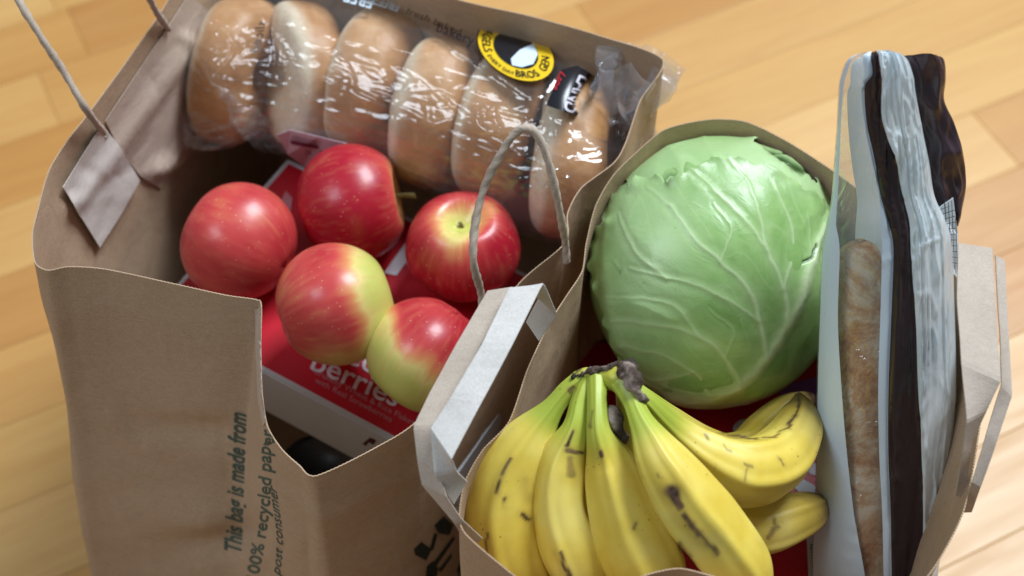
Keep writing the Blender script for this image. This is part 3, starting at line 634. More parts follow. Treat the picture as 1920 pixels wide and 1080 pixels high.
# ------------------------------------------------------------------ cabbage
def mat_cab(name):
    k = NT(name); v = k.attr('vein'); w_ = k.attr('wax_light'); dk = k.attr('slit_shade'); a = k.noise(14, 5, None, .6, 1.); b = k.noise(120, 5)
    c = k.ramp(a, [(.3, (.13, .28, .055)), (.5, (.21, .39, .10)), (.7, (.34, .52, .19))])
    c = k.mix(k.rng(b, .35, .75, 0, .3), c, (.36, .52, .22))
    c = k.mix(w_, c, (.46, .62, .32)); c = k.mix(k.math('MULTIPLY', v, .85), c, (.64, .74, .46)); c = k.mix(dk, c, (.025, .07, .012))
    sp = k.n('ShaderNodeTexVoronoi', {'Vector': k.mapped(), 'Scale': 75.}).outputs['Distance']
    c = k.mix(k.math('MULTIPLY', k.rng(sp, .07, .02), .5), c, (.16, .25, .07))
    fine = k.noise(40, 6, k.mapped((1, 1, 1)), .6, 2.5); n = k.bump(k.math('ABSOLUTE', k.math('SUBTRACT', fine, .5)), .18, .003); n = k.bump(b, .15, .0008, n)
    return k.done(k.bsdf(color=c, rough=.34, spec=.45, normal=n, sss=.12, ssr=(.3, .8, .15), sscale=.006))
CABM = mat_cab('cabbage_leaf')
cc = P(1342, 512, .365); sc_ = scale_at(cc); ra = 229 / sc_; rb = 252 / sc_
CBG = thing('cabbage', 'large round pale green cabbage with veined outer leaves', 'cabbage', cc - np.array([0, 0, .088]))
VE = [ # (polyline in the leaf as seen, half width, strength)
    ([(1255, 755), (1325, 752), (1390, 722), (1440, 672), (1478, 610), (1502, 555), (1530, 470), (1560, 400)], 13, 1.0),
    ([(1478, 610), (1470, 540), (1440, 470), (1395, 410), (1345, 360), (1290, 315)], 4.5, .8), ([(1440, 672), (1425, 600), (1400, 540), (1350, 490), (1300, 445), (1255, 385)], 5, .85),
    ([(1425, 600), (1380, 570), (1320, 540), (1250, 520), (1180, 505)], 4, .6), ([(1390, 722), (1360, 670), (1310, 630), (1240, 610), (1150, 600)], 5, .75), ([(1335, 750), (1300, 700), (1240, 665), (1165, 645)], 5, .7),
    ([(1250, 520), (1190, 470), (1160, 400)], 3.5, .6), ([(1350, 490), (1370, 430), (1340, 380)], 3, .5), ([(1470, 540), (1490, 470), (1480, 400), (1450, 340)], 4, .7), ([(1440, 470), (1425, 400), (1400, 340), (1350, 290)], 3.5, .6), ([(1502, 555), (1520, 480), (1515, 400)], 3, .5),
    ([(1310, 630), (1270, 580), (1210, 560), (1140, 555)], 3, .5), ([(1300, 700), (1230, 715), (1180, 690)], 3.5, .5), ([(1360, 670), (1375, 620), (1330, 580)], 2.5, .4), ([(1255, 385), (1215, 350)], 3, .4)]
def leaf(name, off, keep, seed, edge_curl=None, veins=True, wax_light=0, amp=1.0, label=None, n=380, m=520):
    th = np.linspace(.001, np.pi - .001, n)[:, None]; ph = np.linspace(0, 2 * np.pi, m, endpoint=False)[None]
    D = np.stack([np.sin(th) * np.cos(ph), np.sin(th) * np.sin(ph), np.cos(th) + 0 * ph], -1)       # z axis towards the camera
    vw = (CAM - cc) / np.linalg.norm(CAM - cc); xr = RT; yr = np.cross(vw, xr)
    V = cc + (D[..., :1] * xr * ra + D[..., 1:2] * yr * rb + D[..., 2:] * vw * .079) * (1 + off) * (1 + .075 * np.exp(-((ph - math.radians(48)) / .45) ** 2) * np.sin(th) ** 2)[..., None]
    Q, _ = proj(V.reshape(-1, 3)); V = V.reshape(-1, 3); Df = D.reshape(-1, 3)
    nd = (V - cc); nd /= np.linalg.norm(nd, axis=1, keepdims=True)
    Qn = Q + np.stack([fbm(V, 90, 3, seed), fbm(V, 90, 3, seed + 9)], -1) * 7
    Qv = Q + (Qn - Q) * .4; front = Df[:, 2] > -.05; vein = np.zeros(len(V)); h = np.zeros(len(V))
    if veins:
        for ln, wd, s in VE:
            ln2 = catmull(ln, 24)
            d, t = polydist(Qv, ln2); wdt = wd * (1.2 - .7 * t) if wd < 9 else wd * (1.2 - .6 * t)
            g = np.exp(-(d / wdt) ** 2) * s * (1 - (.45 if wd < 9 else .1) * t) * front
            vein = np.maximum(vein, np.maximum(g, .34 * np.exp(-(d / (wdt * 3.4 + 3)) ** 2) * s * (1 - .5 * t) * front)); h = h + g * (.0018 if wd > 8 else .0004)
            h -= .0003 * np.exp(-((d - wdt * 3) / (wdt * 2.2)) ** 2) * front * s
    pl_ = np.stack([(Q[:, 0] * .5 + Q[:, 1] * .87) * .0035, (Q[:, 0] * .87 - Q[:, 1] * .5) * .010, V[:, 2] * 4], -1)
    h = h + fbm(V, 20, 2, seed) * .0019 * amp + (1 - np.abs(noise(V, 38, seed + 2)) * 2) * .0004 * amp + np.clip(ridge(pl_, 1.3, seed + 3), 0, 1) ** 3 * .0008 * front * amp
    vein = np.maximum(vein, .16 * smooth(.86, .97, ridge(pl_ + .15 * noise(V, 30, 4)[:, None], 2.2, seed + 8)) * front)
    Wx = np.clip(fbm(V, 14, 3, seed + 4) * .5 + wax_light + .55 * smooth(420, 300, Q[:, 1]) * smooth(1330, 1450, Q[:, 0]) + .35 * smooth(1420, 1180, Q[:, 0]), 0, 1) * .75  # random bloom, a highlight painted at upper right, paler towards the left
    slit_shade = np.zeros(len(V))
    k = keep(Qn, Df, V)
    if edge_curl is not None:
        d = edge_curl(Q); lift = np.exp(-(d / 10)) * front; h = h + lift * (.0026 + .003 * noise(V, 120, seed + 6)); slit_shade = np.maximum(slit_shade, 0)
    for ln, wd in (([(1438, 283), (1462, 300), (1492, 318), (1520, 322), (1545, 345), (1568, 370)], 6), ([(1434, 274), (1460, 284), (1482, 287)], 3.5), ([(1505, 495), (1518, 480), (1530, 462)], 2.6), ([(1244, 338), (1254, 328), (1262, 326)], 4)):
        d, t = polydist(Qn, ln); slit_shade = np.maximum(slit_shade, np.exp(-(d / wd) ** 2) * front); h = h - .002 * np.exp(-(d / wd) ** 2) * front  # gaps between leaves: dented, with their shade painted in dark green
    V = V + nd * h[:, None]
    fs = gridfaces(n, m, wrapv=True); fk = k[fs].all(1)
    o = obj(name, V, fs[fk], CABM, CBG, attrs={'vein': np.clip(vein, 0, 1), 'wax_light': Wx, 'slit_shade': slit_shade})
    return o
leaf('head', 0, lambda q, d, v: np.ones(len(q), bool), 3, veins=False, wax_light=.25, amp=1.3, n=200, m=260)
top_edge = [(1085, 420), (1118, 432), (1130, 415), (1122, 398), (1135, 372), (1172, 352), (1200, 332), (1232, 330), (1255, 345), (1300, 322), (1340, 300), (1400, 300), (1450, 322), (1500, 350), (1540, 378), (1590, 412)]
outer_poly = top_edge + [(1700, 500), (1640, 900), (1340, 940), (1215, 745), (1170, 690), (1140, 620), (1128, 560), (1112, 500), (1106, 450)]
outer_line = outer_poly + outer_poly[:1]
leaf('outer_leaf', .03, lambda q, d, v: (d[:, 2] > -.35) & inside(q, outer_poly), 5, edge_curl=lambda q: np.minimum(polydist(q, top_edge)[0], polydist(q, outer_poly[-8:])[0]))
sec_poly = [(1180, 200), (1150, 330), (1230, 380), (1300, 380), (1560, 420), (1640, 300), (1500, 150)]
sec_line = [(1412, 268), (1440, 280), (1470, 298), (1510, 316), (1550, 345), (1590, 395)]
leaf('upper_leaf', .014, lambda q, d, v: (d[:, 2] > -.45) & inside(q, sec_poly) & ~((q[:, 1] < 268 + (q[:, 0] - 1412) * .62) & (q[:, 0] > 1412)), 7, edge_curl=lambda q: polydist(q, sec_line)[0], veins=True, wax_light=.45)
low_poly = [(1060, 420), (1150, 430), (1190, 560), (1230, 690), (1330, 770), (1330, 860), (1100, 800), (1020, 600)]
leaf('lower_leaf', .012, lambda q, d, v: (d[:, 2] > -.5) & inside(q, low_poly), 9, veins=False, wax_light=0)

# ------------------------------------------------------------------ bananas
def mat_ban(name):
    k = NT(name); g = k.attr('green'); mk = k.attr('mark_shade'); sf = k.attr('bruise_shade'); a = k.noise(22, 4); b = k.noise(160, 5)
    c = k.ramp(a, [(.3, (.70, .50, .055)), (.5, (.78, .61, .11)), (.7, (.83, .69, .20))])
    c = k.mix(g, c, (.36, .46, .05))
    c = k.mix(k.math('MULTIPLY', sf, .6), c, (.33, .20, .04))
    sp = k.n('ShaderNodeTexVoronoi', {'Vector': k.mapped(), 'Scale': 150.}).outputs['Distance']
    sp2 = k.math('MULTIPLY', k.rng(sp, .14, .05), k.rng(k.noise(35, 3), .52, .62))
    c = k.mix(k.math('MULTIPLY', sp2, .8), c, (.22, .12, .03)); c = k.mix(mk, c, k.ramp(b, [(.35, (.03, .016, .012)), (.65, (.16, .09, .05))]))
    n = k.bump(a, .10, .003); n = k.bump(b, .06, .0006, n)
    return k.done(k.bsdf(color=c, rough=.40, spec=.4, sss=.08, ssr=(.8, .5, .1), sscale=.004, normal=n))
BANM = mat_ban('banana_peel'); CRM = NT('woody_crown')
_a = CRM.noise(60, 5); _b = CRM.noise(250, 4)
CRM = CRM.done(CRM.bsdf(color=CRM.ramp(_a, [(.35, (.02, .012, .010)), (.5, (.08, .05, .035)), (.64, (.36, .28, .24))]), rough=.8, normal=CRM.bump(_b, .6, .002)))
BB = thing('banana_bunch', 'bunch of ripe yellow bananas with bruises and greenish necks', 'bananas', P(1200, 900, .285))
MARKS = [([(958, 858), (945, 880), (932, 925)], 3.2, 1), ([(948, 935), (946, 950)], 4, 1), ([(980, 966), (990, 972)], 6, 1), ([(985, 900), (988, 935)], 12, .45), ([(914, 1000), (910, 1040)], 4, .8),
         ([(1075, 808), (1062, 835)], 4, 1), ([(1063, 845), (1092, 848)], 5, .9), ([(1068, 860), (1070, 890)], 9, .6), ([(1048, 1035), (1058, 1060), (1068, 1080)], 5, 1), ([(1126, 850), (1129, 856)], 5, 1), ([(1112, 770), (1108, 800)], 4, .5),
         ([(1262, 925), (1275, 950)], 14, 1), ([(1285, 965), (1310, 1000)], 13, .9), ([(1310, 1000), (1345, 1040)], 6, .8), ([(1275, 1020), (1300, 1060)], 6, .8), ([(1262, 930), (1300, 990), (1320, 1010)], 28, .6), ([(1070, 735), (1075, 728)], 6, .8), ([(1160, 765), (1150, 745)], 5, .4),
         ([(1500, 735), (1498, 760), (1478, 800)], 3.5, 1), ([(1478, 800), (1452, 820), (1400, 822), (1345, 812)], 2.2, .8), ([(1325, 812), (1328, 822)], 3, .6), ([(1462, 860), (1468, 870)], 3, .6), ([(1395, 900), (1402, 880)], 3, .5), ([(1440, 1010), (1455, 990)], 7, .7), ([(1450, 975), (1452, 982)], 4, .6), ([(1340, 880), (1345, 870)], 2, .4), ([(1395, 868), (1410, 874)], 2.4, .6), ([(1355, 835), (1372, 845)], 2, .5), ([(1190, 985), (1187, 992)], 4, .8), ([(1235, 890), (1243, 897)], 3, .5), ([(1195, 870), (1205, 900)], 3, .3)]
def banana(pts, seed, label, tip_shade=.03, n=230, m=72, ridge_amp=.10, rot=0.4):
    """pts: (px, py, z, radius in px)"""
    C = np.array([P(a, b, c) for a, b, c, _ in pts]); rad = np.array([r / scale_at(q) for (_, _, _, r), q in zip(pts, C)])
    K = catmull(np.c_[C, rad], n); C = K[:, :3]; r = np.maximum(K[:, 3], .0004)
    for _ in range(12): C[1:-1] = (C[:-2] + 2 * C[1:-1] + C[2:]) / 4; r[1:-1] = (r[:-2] + 2 * r[1:-1] + r[2:]) / 4
    T = np.gradient(C, axis=0); T /= np.linalg.norm(T, axis=1, keepdims=True)
    X = np.zeros_like(T); x = np.cross(T[0], [.2, 1, .3]); 
    for i in range(n): x = x - T[i] * (x @ T[i]); x /= np.linalg.norm(x); X[i] = x
    Y = np.cross(T, X); a = np.linspace(0, 2 * np.pi, m, endpoint=False)
    tri = np.cos(5 * (a - rot)); prof = 1 + ridge_amp * (np.maximum(tri, 0) ** 2 - .35)
    s = np.linspace(0, 1, n); cap = np.ones(n)
    L = np.concatenate([[0], np.cumsum(np.linalg.norm(np.diff(C, axis=0), axis=1))]); e = L[-1] - L
    V = C[:, None] + (X[:, None] * np.cos(a)[None, :, None] + Y[:, None] * np.sin(a)[None, :, None]) * (r[:, None] * prof[None])[..., None]
    V = V.reshape(-1, 3); V += (fbm(V, 35, 2, seed) * .0008)[:, None] * np.repeat(Y, m, 0)
    Q, _ = proj(V); nrm = (V - np.repeat(C, m, 0)); vis = (nrm * (CAM - V)).sum(1) > 0
    mark_shade = np.zeros(len(V)); bruise_shade = np.zeros(len(V)); jit = np.stack([fbm(V, 160, 2, 3), fbm(V, 160, 2, 5)], -1) * 3.5
    for ln, wd, st in MARKS:
        d, t = polydist(Q + jit, ln); d = d / np.clip(.95 + .7 * noise(V, 110, 31), .35, 1.7); g = np.exp(-(d / wd) ** 2 * 1.2) * vis
        if st >= .5 and wd < 20: mark_shade = np.maximum(mark_shade, smooth(.2, .85, g) * st); bruise_shade = np.maximum(bruise_shade, np.exp(-(d / (wd * 2.2)) ** 2) * vis * st * .6)
        else: bruise_shade = np.maximum(bruise_shade, g * st * 1.6)
    ls = np.repeat(L, m); le = np.repeat(e, m); rr = np.repeat(r, m)
    green = smooth(.015, .008, rr) * .8 * smooth(.42 * L[-1], .15 * L[-1], ls) + .12 * smooth(.07, .02, ls)
    mark_shade = np.maximum(mark_shade, smooth(.010, .004, le) * (rr < .012)); mark_shade = np.maximum(mark_shade, .75 * smooth(.030, .006, le + .008 * noise(V, 90, 2)) * (tip_shade > .1))  # black tip ends; wider dark tips on right-hand bananas are painted shade
    rl = np.maximum(np.tile(tri, n), 0) ** 24 * smooth(.2, .6, noise(V, 45, seed + 3)) * .35
    bruise_shade = np.clip(bruise_shade + rl + .9 * smooth(.075, .01, le) * (tip_shade > .1), 0, 1)  # bruise and ridge browning, plus shade painted over the right-hand tips
    o = obj('banana', V, gridfaces(n, m, wrapv=True).tolist() + [[(n - 1) * m + i for i in range(m)], [i for i in range(m)][::-1]], BANM, BB, attrs={'green': np.clip(green, 0, 1), 'mark_shade': np.clip(mark_shade, 0, 1), 'bruise_shade': bruise_shade})
    if label: tag(o, label)
    return o
banana([(1166, 716, .436, 12), (1172, 790, .398, 14), (1188, 850, .370, 22), (1240, 925, .345, 40), (1330, 985, .338, 50), (1420, 992, .334, 52), (1482, 974, .330, 47), (1524, 955, .326, 34), (1548, 942, .324, 14), (1553, 938, .324, 8)], 6, 'shaded banana at the bottom right, behind the others', tip_shade=.5)
banana([(1176, 720, .432, 14), (1236, 772, .395, 24), (1330, 845, .350, 40), (1400, 850, .335, 46), (1440, 812, .330, 44), (1478, 775, .330, 38), (1510, 752, .330, 22), (1524, 742, .33, 8)], 7, 'banana tip curling up beside the purple panel', tip_shade=.5)
banana([(1172, 716, .440, 19), (1215, 758, .432, 20), (1262, 808, .410, 34), (1325, 858, .396, 52), (1390, 884, .385, 64), (1450, 868, .376, 62), (1488, 822, .368, 50), (1502, 780, .362, 36), (1500, 752, .358, 15), (1498, 742, .357, 8)], 5, 'banana lying across to the right under the cabbage', tip_shade=.5)
banana([(1092, 712, .438, 20), (1062, 735, .434, 19), (1034, 768, .428, 23), (992, 830, .414, 52), (955, 900, .400, 66), (942, 975, .385, 68), (958, 1050, .365, 66), (984, 1092, .352, 58), (1010, 1122, .345, 36), (1020, 1138, .342, 12)], 1, 'leftmost banana with a thin black slash')
banana([(1105, 712, .440, 20), (1088, 755, .438, 18), (1078, 805, .432, 25), (1056, 870, .416, 48), (1052, 950, .400, 53), (1080, 1030, .382, 62), (1105, 1082, .368, 56), (1128, 1118, .358, 34), (1138, 1134, .355, 12)], 2, None)
banana([(1120, 712, .445, 20), (1120, 755, .445, 18), (1124, 812, .440, 24), (1145, 870, .426, 48), (1165, 940, .412, 62), (1195, 1020, .396, 74), (1225, 1075, .385, 68), (1252, 1122, .375, 36), (1260, 1138, .372, 12)], 3, None)
banana([(1165, 716, .455, 22), (1188, 758, .454, 19), (1206, 800, .452, 26), (1238, 865, .445, 50), (1290, 940, .432, 64), (1348, 1012, .416, 66), (1392, 1066, .402, 58), (1424, 1106, .392, 32), (1434, 1120, .39, 10)], 4, 'foremost banana with a large grey brown bruise', rot=.9)
# crown
def lump(name, pts, mat, parent, seed, amp=.0025, n=60, m=40, attrs=None, label=None, fq=90):
    C = np.array([P(a, b, c) for a, b, c, _ in pts]); rad = np.array([r / scale_at(q) for (_, _, _, r), q in zip(pts, C)])
    K = catmull(np.c_[C, rad], n); C = K[:, :3]; r = K[:, 3] * np.sqrt(np.clip(np.sin(np.linspace(.02, np.pi - .02, n)) * 2.2, 0, 1))
    T = np.gradient(C, axis=0); T /= np.linalg.norm(T, axis=1, keepdims=True); X = np.cross(T, [.1, .5, .8]); X /= np.linalg.norm(X, axis=1, keepdims=True); Y = np.cross(T, X)
    a = np.linspace(0, 2 * np.pi, m, endpoint=False)
    D = X[:, None] * np.cos(a)[None, :, None] + Y[:, None] * np.sin(a)[None, :, None]; V = C[:, None] + D * r[:, None, None]
    V = V + D * ((fbm(V, fq, 3, seed) + .8 * ridge(V, fq * 1.4, seed + 2)) * amp)[..., None]
    o = obj(name, V.reshape(-1, 3), gridfaces(n, m, wrapv=True), mat, parent, attrs=attrs(V.reshape(-1, 3)) if attrs else None)
    if label: tag(o, label)
    return o
cat_ = lambda V: {'green': np.full(len(V), .65), 'mark_shade': smooth(.1, .6, fbm(V, 120, 3, 4)) * .8 * (proj(V)[0][:, 1] < 702), 'bruise_shade': smooth(-.2, .8, fbm(V, 90, 2, 8)) * .6}
lump('crown', [(1068, 722, .434, 14), (1095, 712, .438, 20), (1130, 710, .444, 22), (1165, 712, .450, 26), (1200, 728, .448, 16)], BANM, BB, 2, .0009, attrs=cat_)
lump('crown_rind', [(1072, 708, .442, 3), (1105, 696, .448, 6), (1140, 693, .452, 8), (1172, 688, .456, 9), (1195, 692, .455, 8)], CRM, BB, 4, .0022, fq=170)
lump('cut_stub', [(1162, 688, .460, 8), (1176, 702, .463, 15), (1190, 724, .462, 15), (1202, 750, .456, 10), (1206, 760, .454, 4)], CRM, BB, 5, .0022, fq=150, label='dry grey woody end of the stalk')
lump('dried_flap', [(1142, 760, .444, 8), (1152, 782, .442, 14), (1164, 812, .436, 14), (1176, 834, .432, 8)], CRM, BB, 7, .0012)

# ------------------------------------------------------------------ baguette in its sleeve
def mat_bread(name):
    k = NT(name); a = k.noise(24, 9, k.mapped((1, 1, 1)), .72, .4); b = k.noise(110, 5)
    c = k.ramp(a, [(.32, (.30, .10, .035)), (.43, (.50, .22, .09)), (.50, (.64, .38, .20)), (.56, (.78, .60, .42)), (.72, (.88, .80, .68))])
    return k.done(k.bsdf(color=c, rough=.6, spec=.3, normal=k.bump(b, .4, .002, k.bump(a, .4, .006))))
BRD = mat_bread('baguette_crust')
zz = lambda y: float(np.interp(y, [60, 450, 1080, 1500], [.60, .475, .29, .09]))
bp = [(1606, 452, 10), (1606, 470, 36), (1606, 520, 45), (1606, 640, 50), (1608, 800, 54), (1612, 950, 57), (1618, 1100, 58), (1640, 1240, 56), (1655, 1380, 48), (1660, 1440, 22)]
C = np.array([P(x, y, zz(y) - .02) for x, y, _ in bp]); rad = np.array([r / scale_at(q) for (_, _, r), q in zip(bp, C)])
C = C - FW * .010; K = catmull(np.c_[C, rad], 220); a = np.linspace(0, 2 * np.pi, 48, endpoint=False); T = np.gradient(K[:, :3], axis=0); T /= np.linalg.norm(T, axis=1, keepdims=True)
X = np.cross(T, [0, 1., 0]); X /= np.linalg.norm(X, axis=1, keepdims=True); Y = np.cross(T, X)
D = X[:, None] * np.cos(a)[None, :, None] + Y[:, None] * np.sin(a)[None, :, None]; V = K[:, None, :3] + D * K[:, 3][:, None, None]
V = V + D * (fbm(V, 28, 3, 2) * .0025)[..., None]
BG = obj('baguette', V.reshape(-1, 3), gridfaces(220, 48, wrapv=True).tolist() + [list(range(48))[::-1], [219 * 48 + i for i in range(48)]], BRD)
tag(BG, 'long crusty floury baguette seen through its clear window sleeve', 'baguette')

SL = thing('bread_sleeve', 'tall plastic bread sleeve with a dark stripe standing at the right of the bag', 'bread sleeve', P(1650, 1480, .05))
SWIN = mat_film('sleeve_window_film', tint=(.93, .95, .97), haze=.07, hcol=(.80, .87, .92), bumpy=.8, gl=.06, rough=.09, sc=(.8, .8, 2.2))
SBACK = mat_film('sleeve_back_film', tint=(.93, .95, .97), haze=.22, hcol=(.80, .87, .92), bumpy=.5, gl=.02, rough=.15)
SWHT = NT('milky_plastic'); _v = SWHT.mapped((2.2, .6, .4)); _n = SWHT.noise(24, 4, _v, .55, 1.0); _r = SWHT.math('ABSOLUTE', SWHT.math('SUBTRACT', _n, .5)); _nn = SWHT.bump(SWHT.noise(70, 3, _v), .12, .003, SWHT.bump(_r, .22, .012))
_c = SWHT.ramp(_n, [(.3, (.78, .88, .95)), (.6, (.90, .96, .99)), (.8, (.84, .92, .97))])
SWHT = SWHT.done(SWHT.n('ShaderNodeMixShader', {0: .35, 1: SWHT.bsdf(color=_c, rough=.30, spec=.5, normal=_nn, coat=.8, coatr=.08), 2: SWHT.n('ShaderNodeBsdfTranslucent', {0: _c})}))
def dark_plastic(name, col, bmp):
    k = NT(name); v = k.mapped((1.5, 1.5, .8)); n1 = k.noise(30, 3, v, .5, 1.0); r = k.math('ABSOLUTE', k.math('SUBTRACT', n1, .5))
    n = k.bump(k.noise(200, 3, v), .06, .001, k.bump(r, bmp, .012)); return k.done(k.bsdf(color=col, rough=.24, spec=.5, normal=n))
SDRK = dark_plastic('dark_brown_stripe', (.030, .018, .020), .10); SDK2 = dark_plastic('dark_brown_gloss', (.050, .030, .036), .15)
SMAT = plain('matte_pale_strip', (.64, .75, .86), .28)
#  y, then x of: left edge, end of edge strip, window end, strip end, band left, band right, fold, right edge
ROWS = [(90, 1642, 1644, 1647, 1648, 1649, 1651, 1656, 1662), (94, 1618, 1622, 1634, 1638, 1640, 1646, 1672, 1692), (106, 1600, 1605, 1620, 1628, 1634, 1645, 1692, 1712), (140, 1588, 1592, 1620, 1628, 1634, 1645, 1700, 1724), (165, 1585, 1588, 1614, 1620, 1620, 1646, 1702, 1727), (230, 1582, 1584, 1618, 1622, 1622, 1646, 1708, 1738),
        (300, 1577, 1580, 1628, 1632, 1634, 1668, 1716, 1752), (365, 1572, 1576, 1640, 1642, 1642, 1682, 1722, 1762), (420, 1562, 1570, 1640, 1650, 1654, 1692, 1730, 1786), (470, 1553, 1572, 1640, 1660, 1661, 1692, 1740, 1795), (600, 1547, 1568, 1636, 1656, 1656, 1700, 1745, 1800),
        (720, 1543, 1572, 1632, 1650, 1651, 1703, 1748, 1802), (840, 1541, 1580, 1634, 1650, 1651, 1710, 1750, 1796), (960, 1537, 1592, 1640, 1656, 1656, 1715, 1752, 1785), (1080, 1533, 1612, 1644, 1660, 1658, 1718, 1750, 1768), (1220, 1545, 1630, 1655, 1668, 1670, 1722, 1745, 1760), (1480, 1570, 1640, 1660, 1670, 1680, 1715, 1735, 1745)]
Rw = catmull(np.array(ROWS, float), 260); Rw[:, 1:] = np.maximum.accumulate(Rw[:, 1:], axis=1)
sub = [6, 30, 6, 2, 12, 22, 28]; cols = []; mcol = []
for k, s in enumerate(sub):
    for j in range(s): cols.append((k, j / s)); mcol.append(k)
cols.append((6, 1.0)); nc = len(cols)
G = np.zeros((260, nc, 3))
XL = np.stack([Rw[:, 1 + k] * (1 - f) + Rw[:, 2 + k] * f for k, f in cols], 1); xl, xr_ = Rw[:, 1:2], Rw[:, 8:9]
s01 = (XL - xl) / np.maximum(xr_ - xl, 1); hz = np.sqrt(np.clip(1 - (2 * s01 - 1) ** 2, 0, 1))
wpx = (xr_ - xl)
for i in range(260):
    y = Rw[i, 0]; z = zz(y)
    for j in range(nc): G[i, j] = P(XL[i, j], y, z)
dep = (wpx / 3000) * .42 * hz
vw = -FW
Gf = G + vw * (dep - .015)[..., None]
S3 = np.stack([s01 * 3.2, np.repeat(Rw[:, :1] / 620, nc, 1), 0 * s01], -1)
endf = smooth(0, 12, np.arange(260))[:, None] * hz
fold = (.0016 * ridge(S3 * np.array([2.4, .6, 1]), 2.0, 3) + .0007 * fbm(S3, 3.2, 2, 9) + .0018 * ridge(S3 * np.array([1, .8, 1]), 2.6, 14) ** 3 + .0022 * np.clip(ridge(S3 * np.array([2.2, 1.2, 1]) + .1, 2.0, 24), 0, 1) ** 6 + .0016 * np.clip(ridge(S3 @ np.array([[1.6, 0, 0], [1.4, 1.6, 0], [0, 0, 1]]), 3.0, 28), 0, 1) ** 7)
creaseband = .0018 * np.exp(-((XL - Rw[:, 6:7] - 4) / 5) ** 2) - .0015 * np.exp(-((XL - Rw[:, 5:6]) / 4) ** 2)
mask = (XL > Rw[:, 5:6] + 3) * .9 + .10
QS, _ = proj(Gf.reshape(-1, 3)); sl = np.zeros(len(QS)); rs = random.Random(9)
for kk in range(70):
    right = rs.random() < .7; y = rs.uniform(120, 1060); x = (rs.uniform(1690, 1790) if right else rs.uniform(1585, 1640)) if y > 420 else rs.uniform(1590, 1735)
    a_ = math.pi / 2 + (rs.gauss(0, .28) if rs.random() < .7 else rs.gauss(0, 1.0)); l_ = rs.uniform(15, 80); b_ = rs.uniform(-5, 5); am = rs.uniform(.0005, .0013); wd = rs.uniform(2.8, 4.5)
    d, t = polydist(QS, [(x - l_ * math.cos(a_), y - l_ * math.sin(a_)), (x + b_, y), (x + l_ * math.cos(a_), y + l_ * math.sin(a_))]); sl += am * np.exp(-(d / wd) ** 2) * np.clip(np.sin(np.pi * np.clip(t, .02, .98)) * 3, 0, 1)
onstripe = ((XL > Rw[:, 5:6] - 2) & (XL < Rw[:, 6:7] + 1)) * 1.0
Gf = Gf + vw * ((fold * mask + creaseband + sl.reshape(mask.shape) * (1 - .7 * onstripe)) * endf)[..., None]
mi = {0: 1, 1: 0, 2: 3, 3: 3, 4: 2, 5: 1, 6: 1}
fm = np.tile([mi[k] for k in mcol], 259)
ff = gridfaces(260, nc)
# split by material so every print area is a part of its own
def subobj(name, V, fs, sel, mat, label=None):
    f = fs[sel]; ids = np.unique(f); mp = -np.ones(len(V), int); mp[ids] = np.arange(len(ids))
    o = obj(name, V[ids], mp[f], mat, SL); 
    if label: tag(o, label)
    return o
Vf = Gf.reshape(-1, 3); mk_ = np.tile(mcol, 259)
subobj('window', Vf, ff, mk_ == 1, SWIN, 'clear window over the crust')
subobj('stripe', Vf, ff, mk_ == 4, SDRK, 'dark brown lengthwise stripe')
subobj('pale_strip', Vf, ff, (mk_ == 2) | (mk_ == 3), SMAT)
subobj('edge_strip', Vf, ff, mk_ == 0, SMAT)
subobj('milky_panel', Vf, ff, mk_ >= 5, SWHT, 'bluish white wrinkled panel')
Gb = G - vw * (dep * 1.1 + .016)[..., None]
hide = np.tile(np.array(mcol) <= 1, 259)
subobj('back_film', Gb.reshape(-1, 3), ff, hide, SBACK); subobj('back_panel', Gb.reshape(-1, 3), ff, ~hide, SWHT)
# side skins closing front and back
for nm, j, mt in (('side_film', 0, SWIN), ('side_panel', nc - 1, SWHT)):
    v = np.linspace(0, 1, 5)[None, :, None]; E = Gf[:, j][:, None] * (1 - v) + Gb[:, j][:, None] * v
    obj(nm, E.reshape(-1, 3), gridfaces(260, 5), mt, SL)
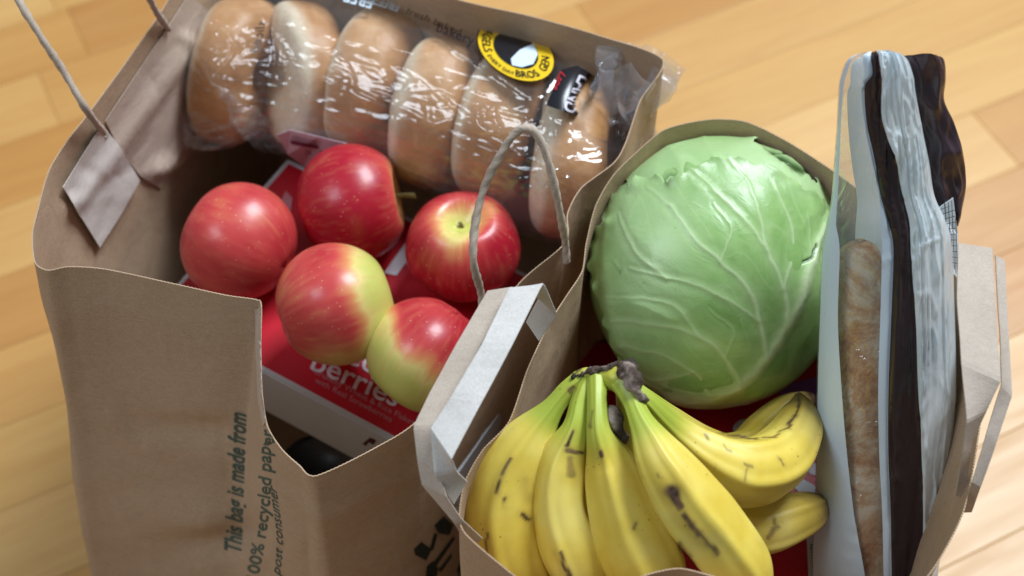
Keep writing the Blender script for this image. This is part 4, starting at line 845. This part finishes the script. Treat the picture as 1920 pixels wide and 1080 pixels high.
# folded-over dark end behind the top
rws = [(108, 1712, 1745), (112, 1714, 1768), (150, 1716, 1771), (190, 1720, 1768), (230, 1726, 1786), (280, 1736, 1803), (330, 1744, 1811), (360, 1756, 1810), (400, 1774, 1800), (425, 1784, 1792)]
K = catmull(np.array(rws, float), 90); m = 36; G = np.zeros((90, m, 3)); s = np.linspace(0, 1, m)
for i in range(90):
    for j in range(m): G[i, j] = P(K[i, 1] - 26 + (K[i, 2] - K[i, 1] + 26) * s[j], K[i, 0], zz(K[i, 0]) - .022)
hz2 = np.sqrt(np.clip(1 - (2 * s - 1) ** 2, 0, 1))[None]
S3 = np.stack([np.repeat(s[None] * 2.5, 90, 0), np.repeat(K[:, :1] / 90, m, 1), np.zeros((90, m))], -1)
fo = (.010 * hz2 + (.0045 * ridge(S3 * np.array([1.2, .9, 1]), 1.1, 4) + .0015 * ridge(S3 @ np.array([[1.6, 1.2, 0], [-1.0, 1.6, 0], [0, 0, 1]]), 1.3, 7)) * hz2)
Vt = G + vw * fo[..., None]; Vb = G - vw * (.008 * hz2 + 0 * fo)[..., None]
obj('folded_dark_end', np.concatenate([Vt.reshape(-1, 3), Vb.reshape(-1, 3)]), np.concatenate([gridfaces(90, m), gridfaces(90, m)[:, ::-1] + 90 * m]), SDK2, SL)
# white printed label with a grid of fine lines
lab = [P(1756, 392, zz(392) - .004), P(1787, 370, zz(370) - .008), P(1796, 440, zz(440) - .008), P(1796, 520, zz(520) - .006), P(1768, 500, zz(500) + .004), P(1758, 440, zz(440) + .004)]
labo = obj('printed_label', lab, [[0, 1, 2, 5], [5, 2, 3, 4]], mat_card('white_label_film', (.70, .76, .80), .3), SL, smoothed=False, solid=.0003)
TLb = bvh(labo)
for i in range(5): decal('grid_line', [(1764 + i * 6.4, 385 - i * 3), (1765.3 + i * 6.4, 385 - i * 3), (1773.3 + i * 5.4, 490 + i * 5), (1772 + i * 5.4, 490 + i * 5)], TLb, INKB, SL, off=.0007, maxlen=30)
for i in range(11): decal('grid_line', [(1763 + i * .8, 392 + i * 9.6), (1789 + i * .7, 382 + i * 11.2), (1789 + i * .7, 383.2 + i * 11.2), (1763 + i * .8, 393.2 + i * 9.6)], TLb, INKB, SL, off=.0008, maxlen=30)
print('planks', nP)
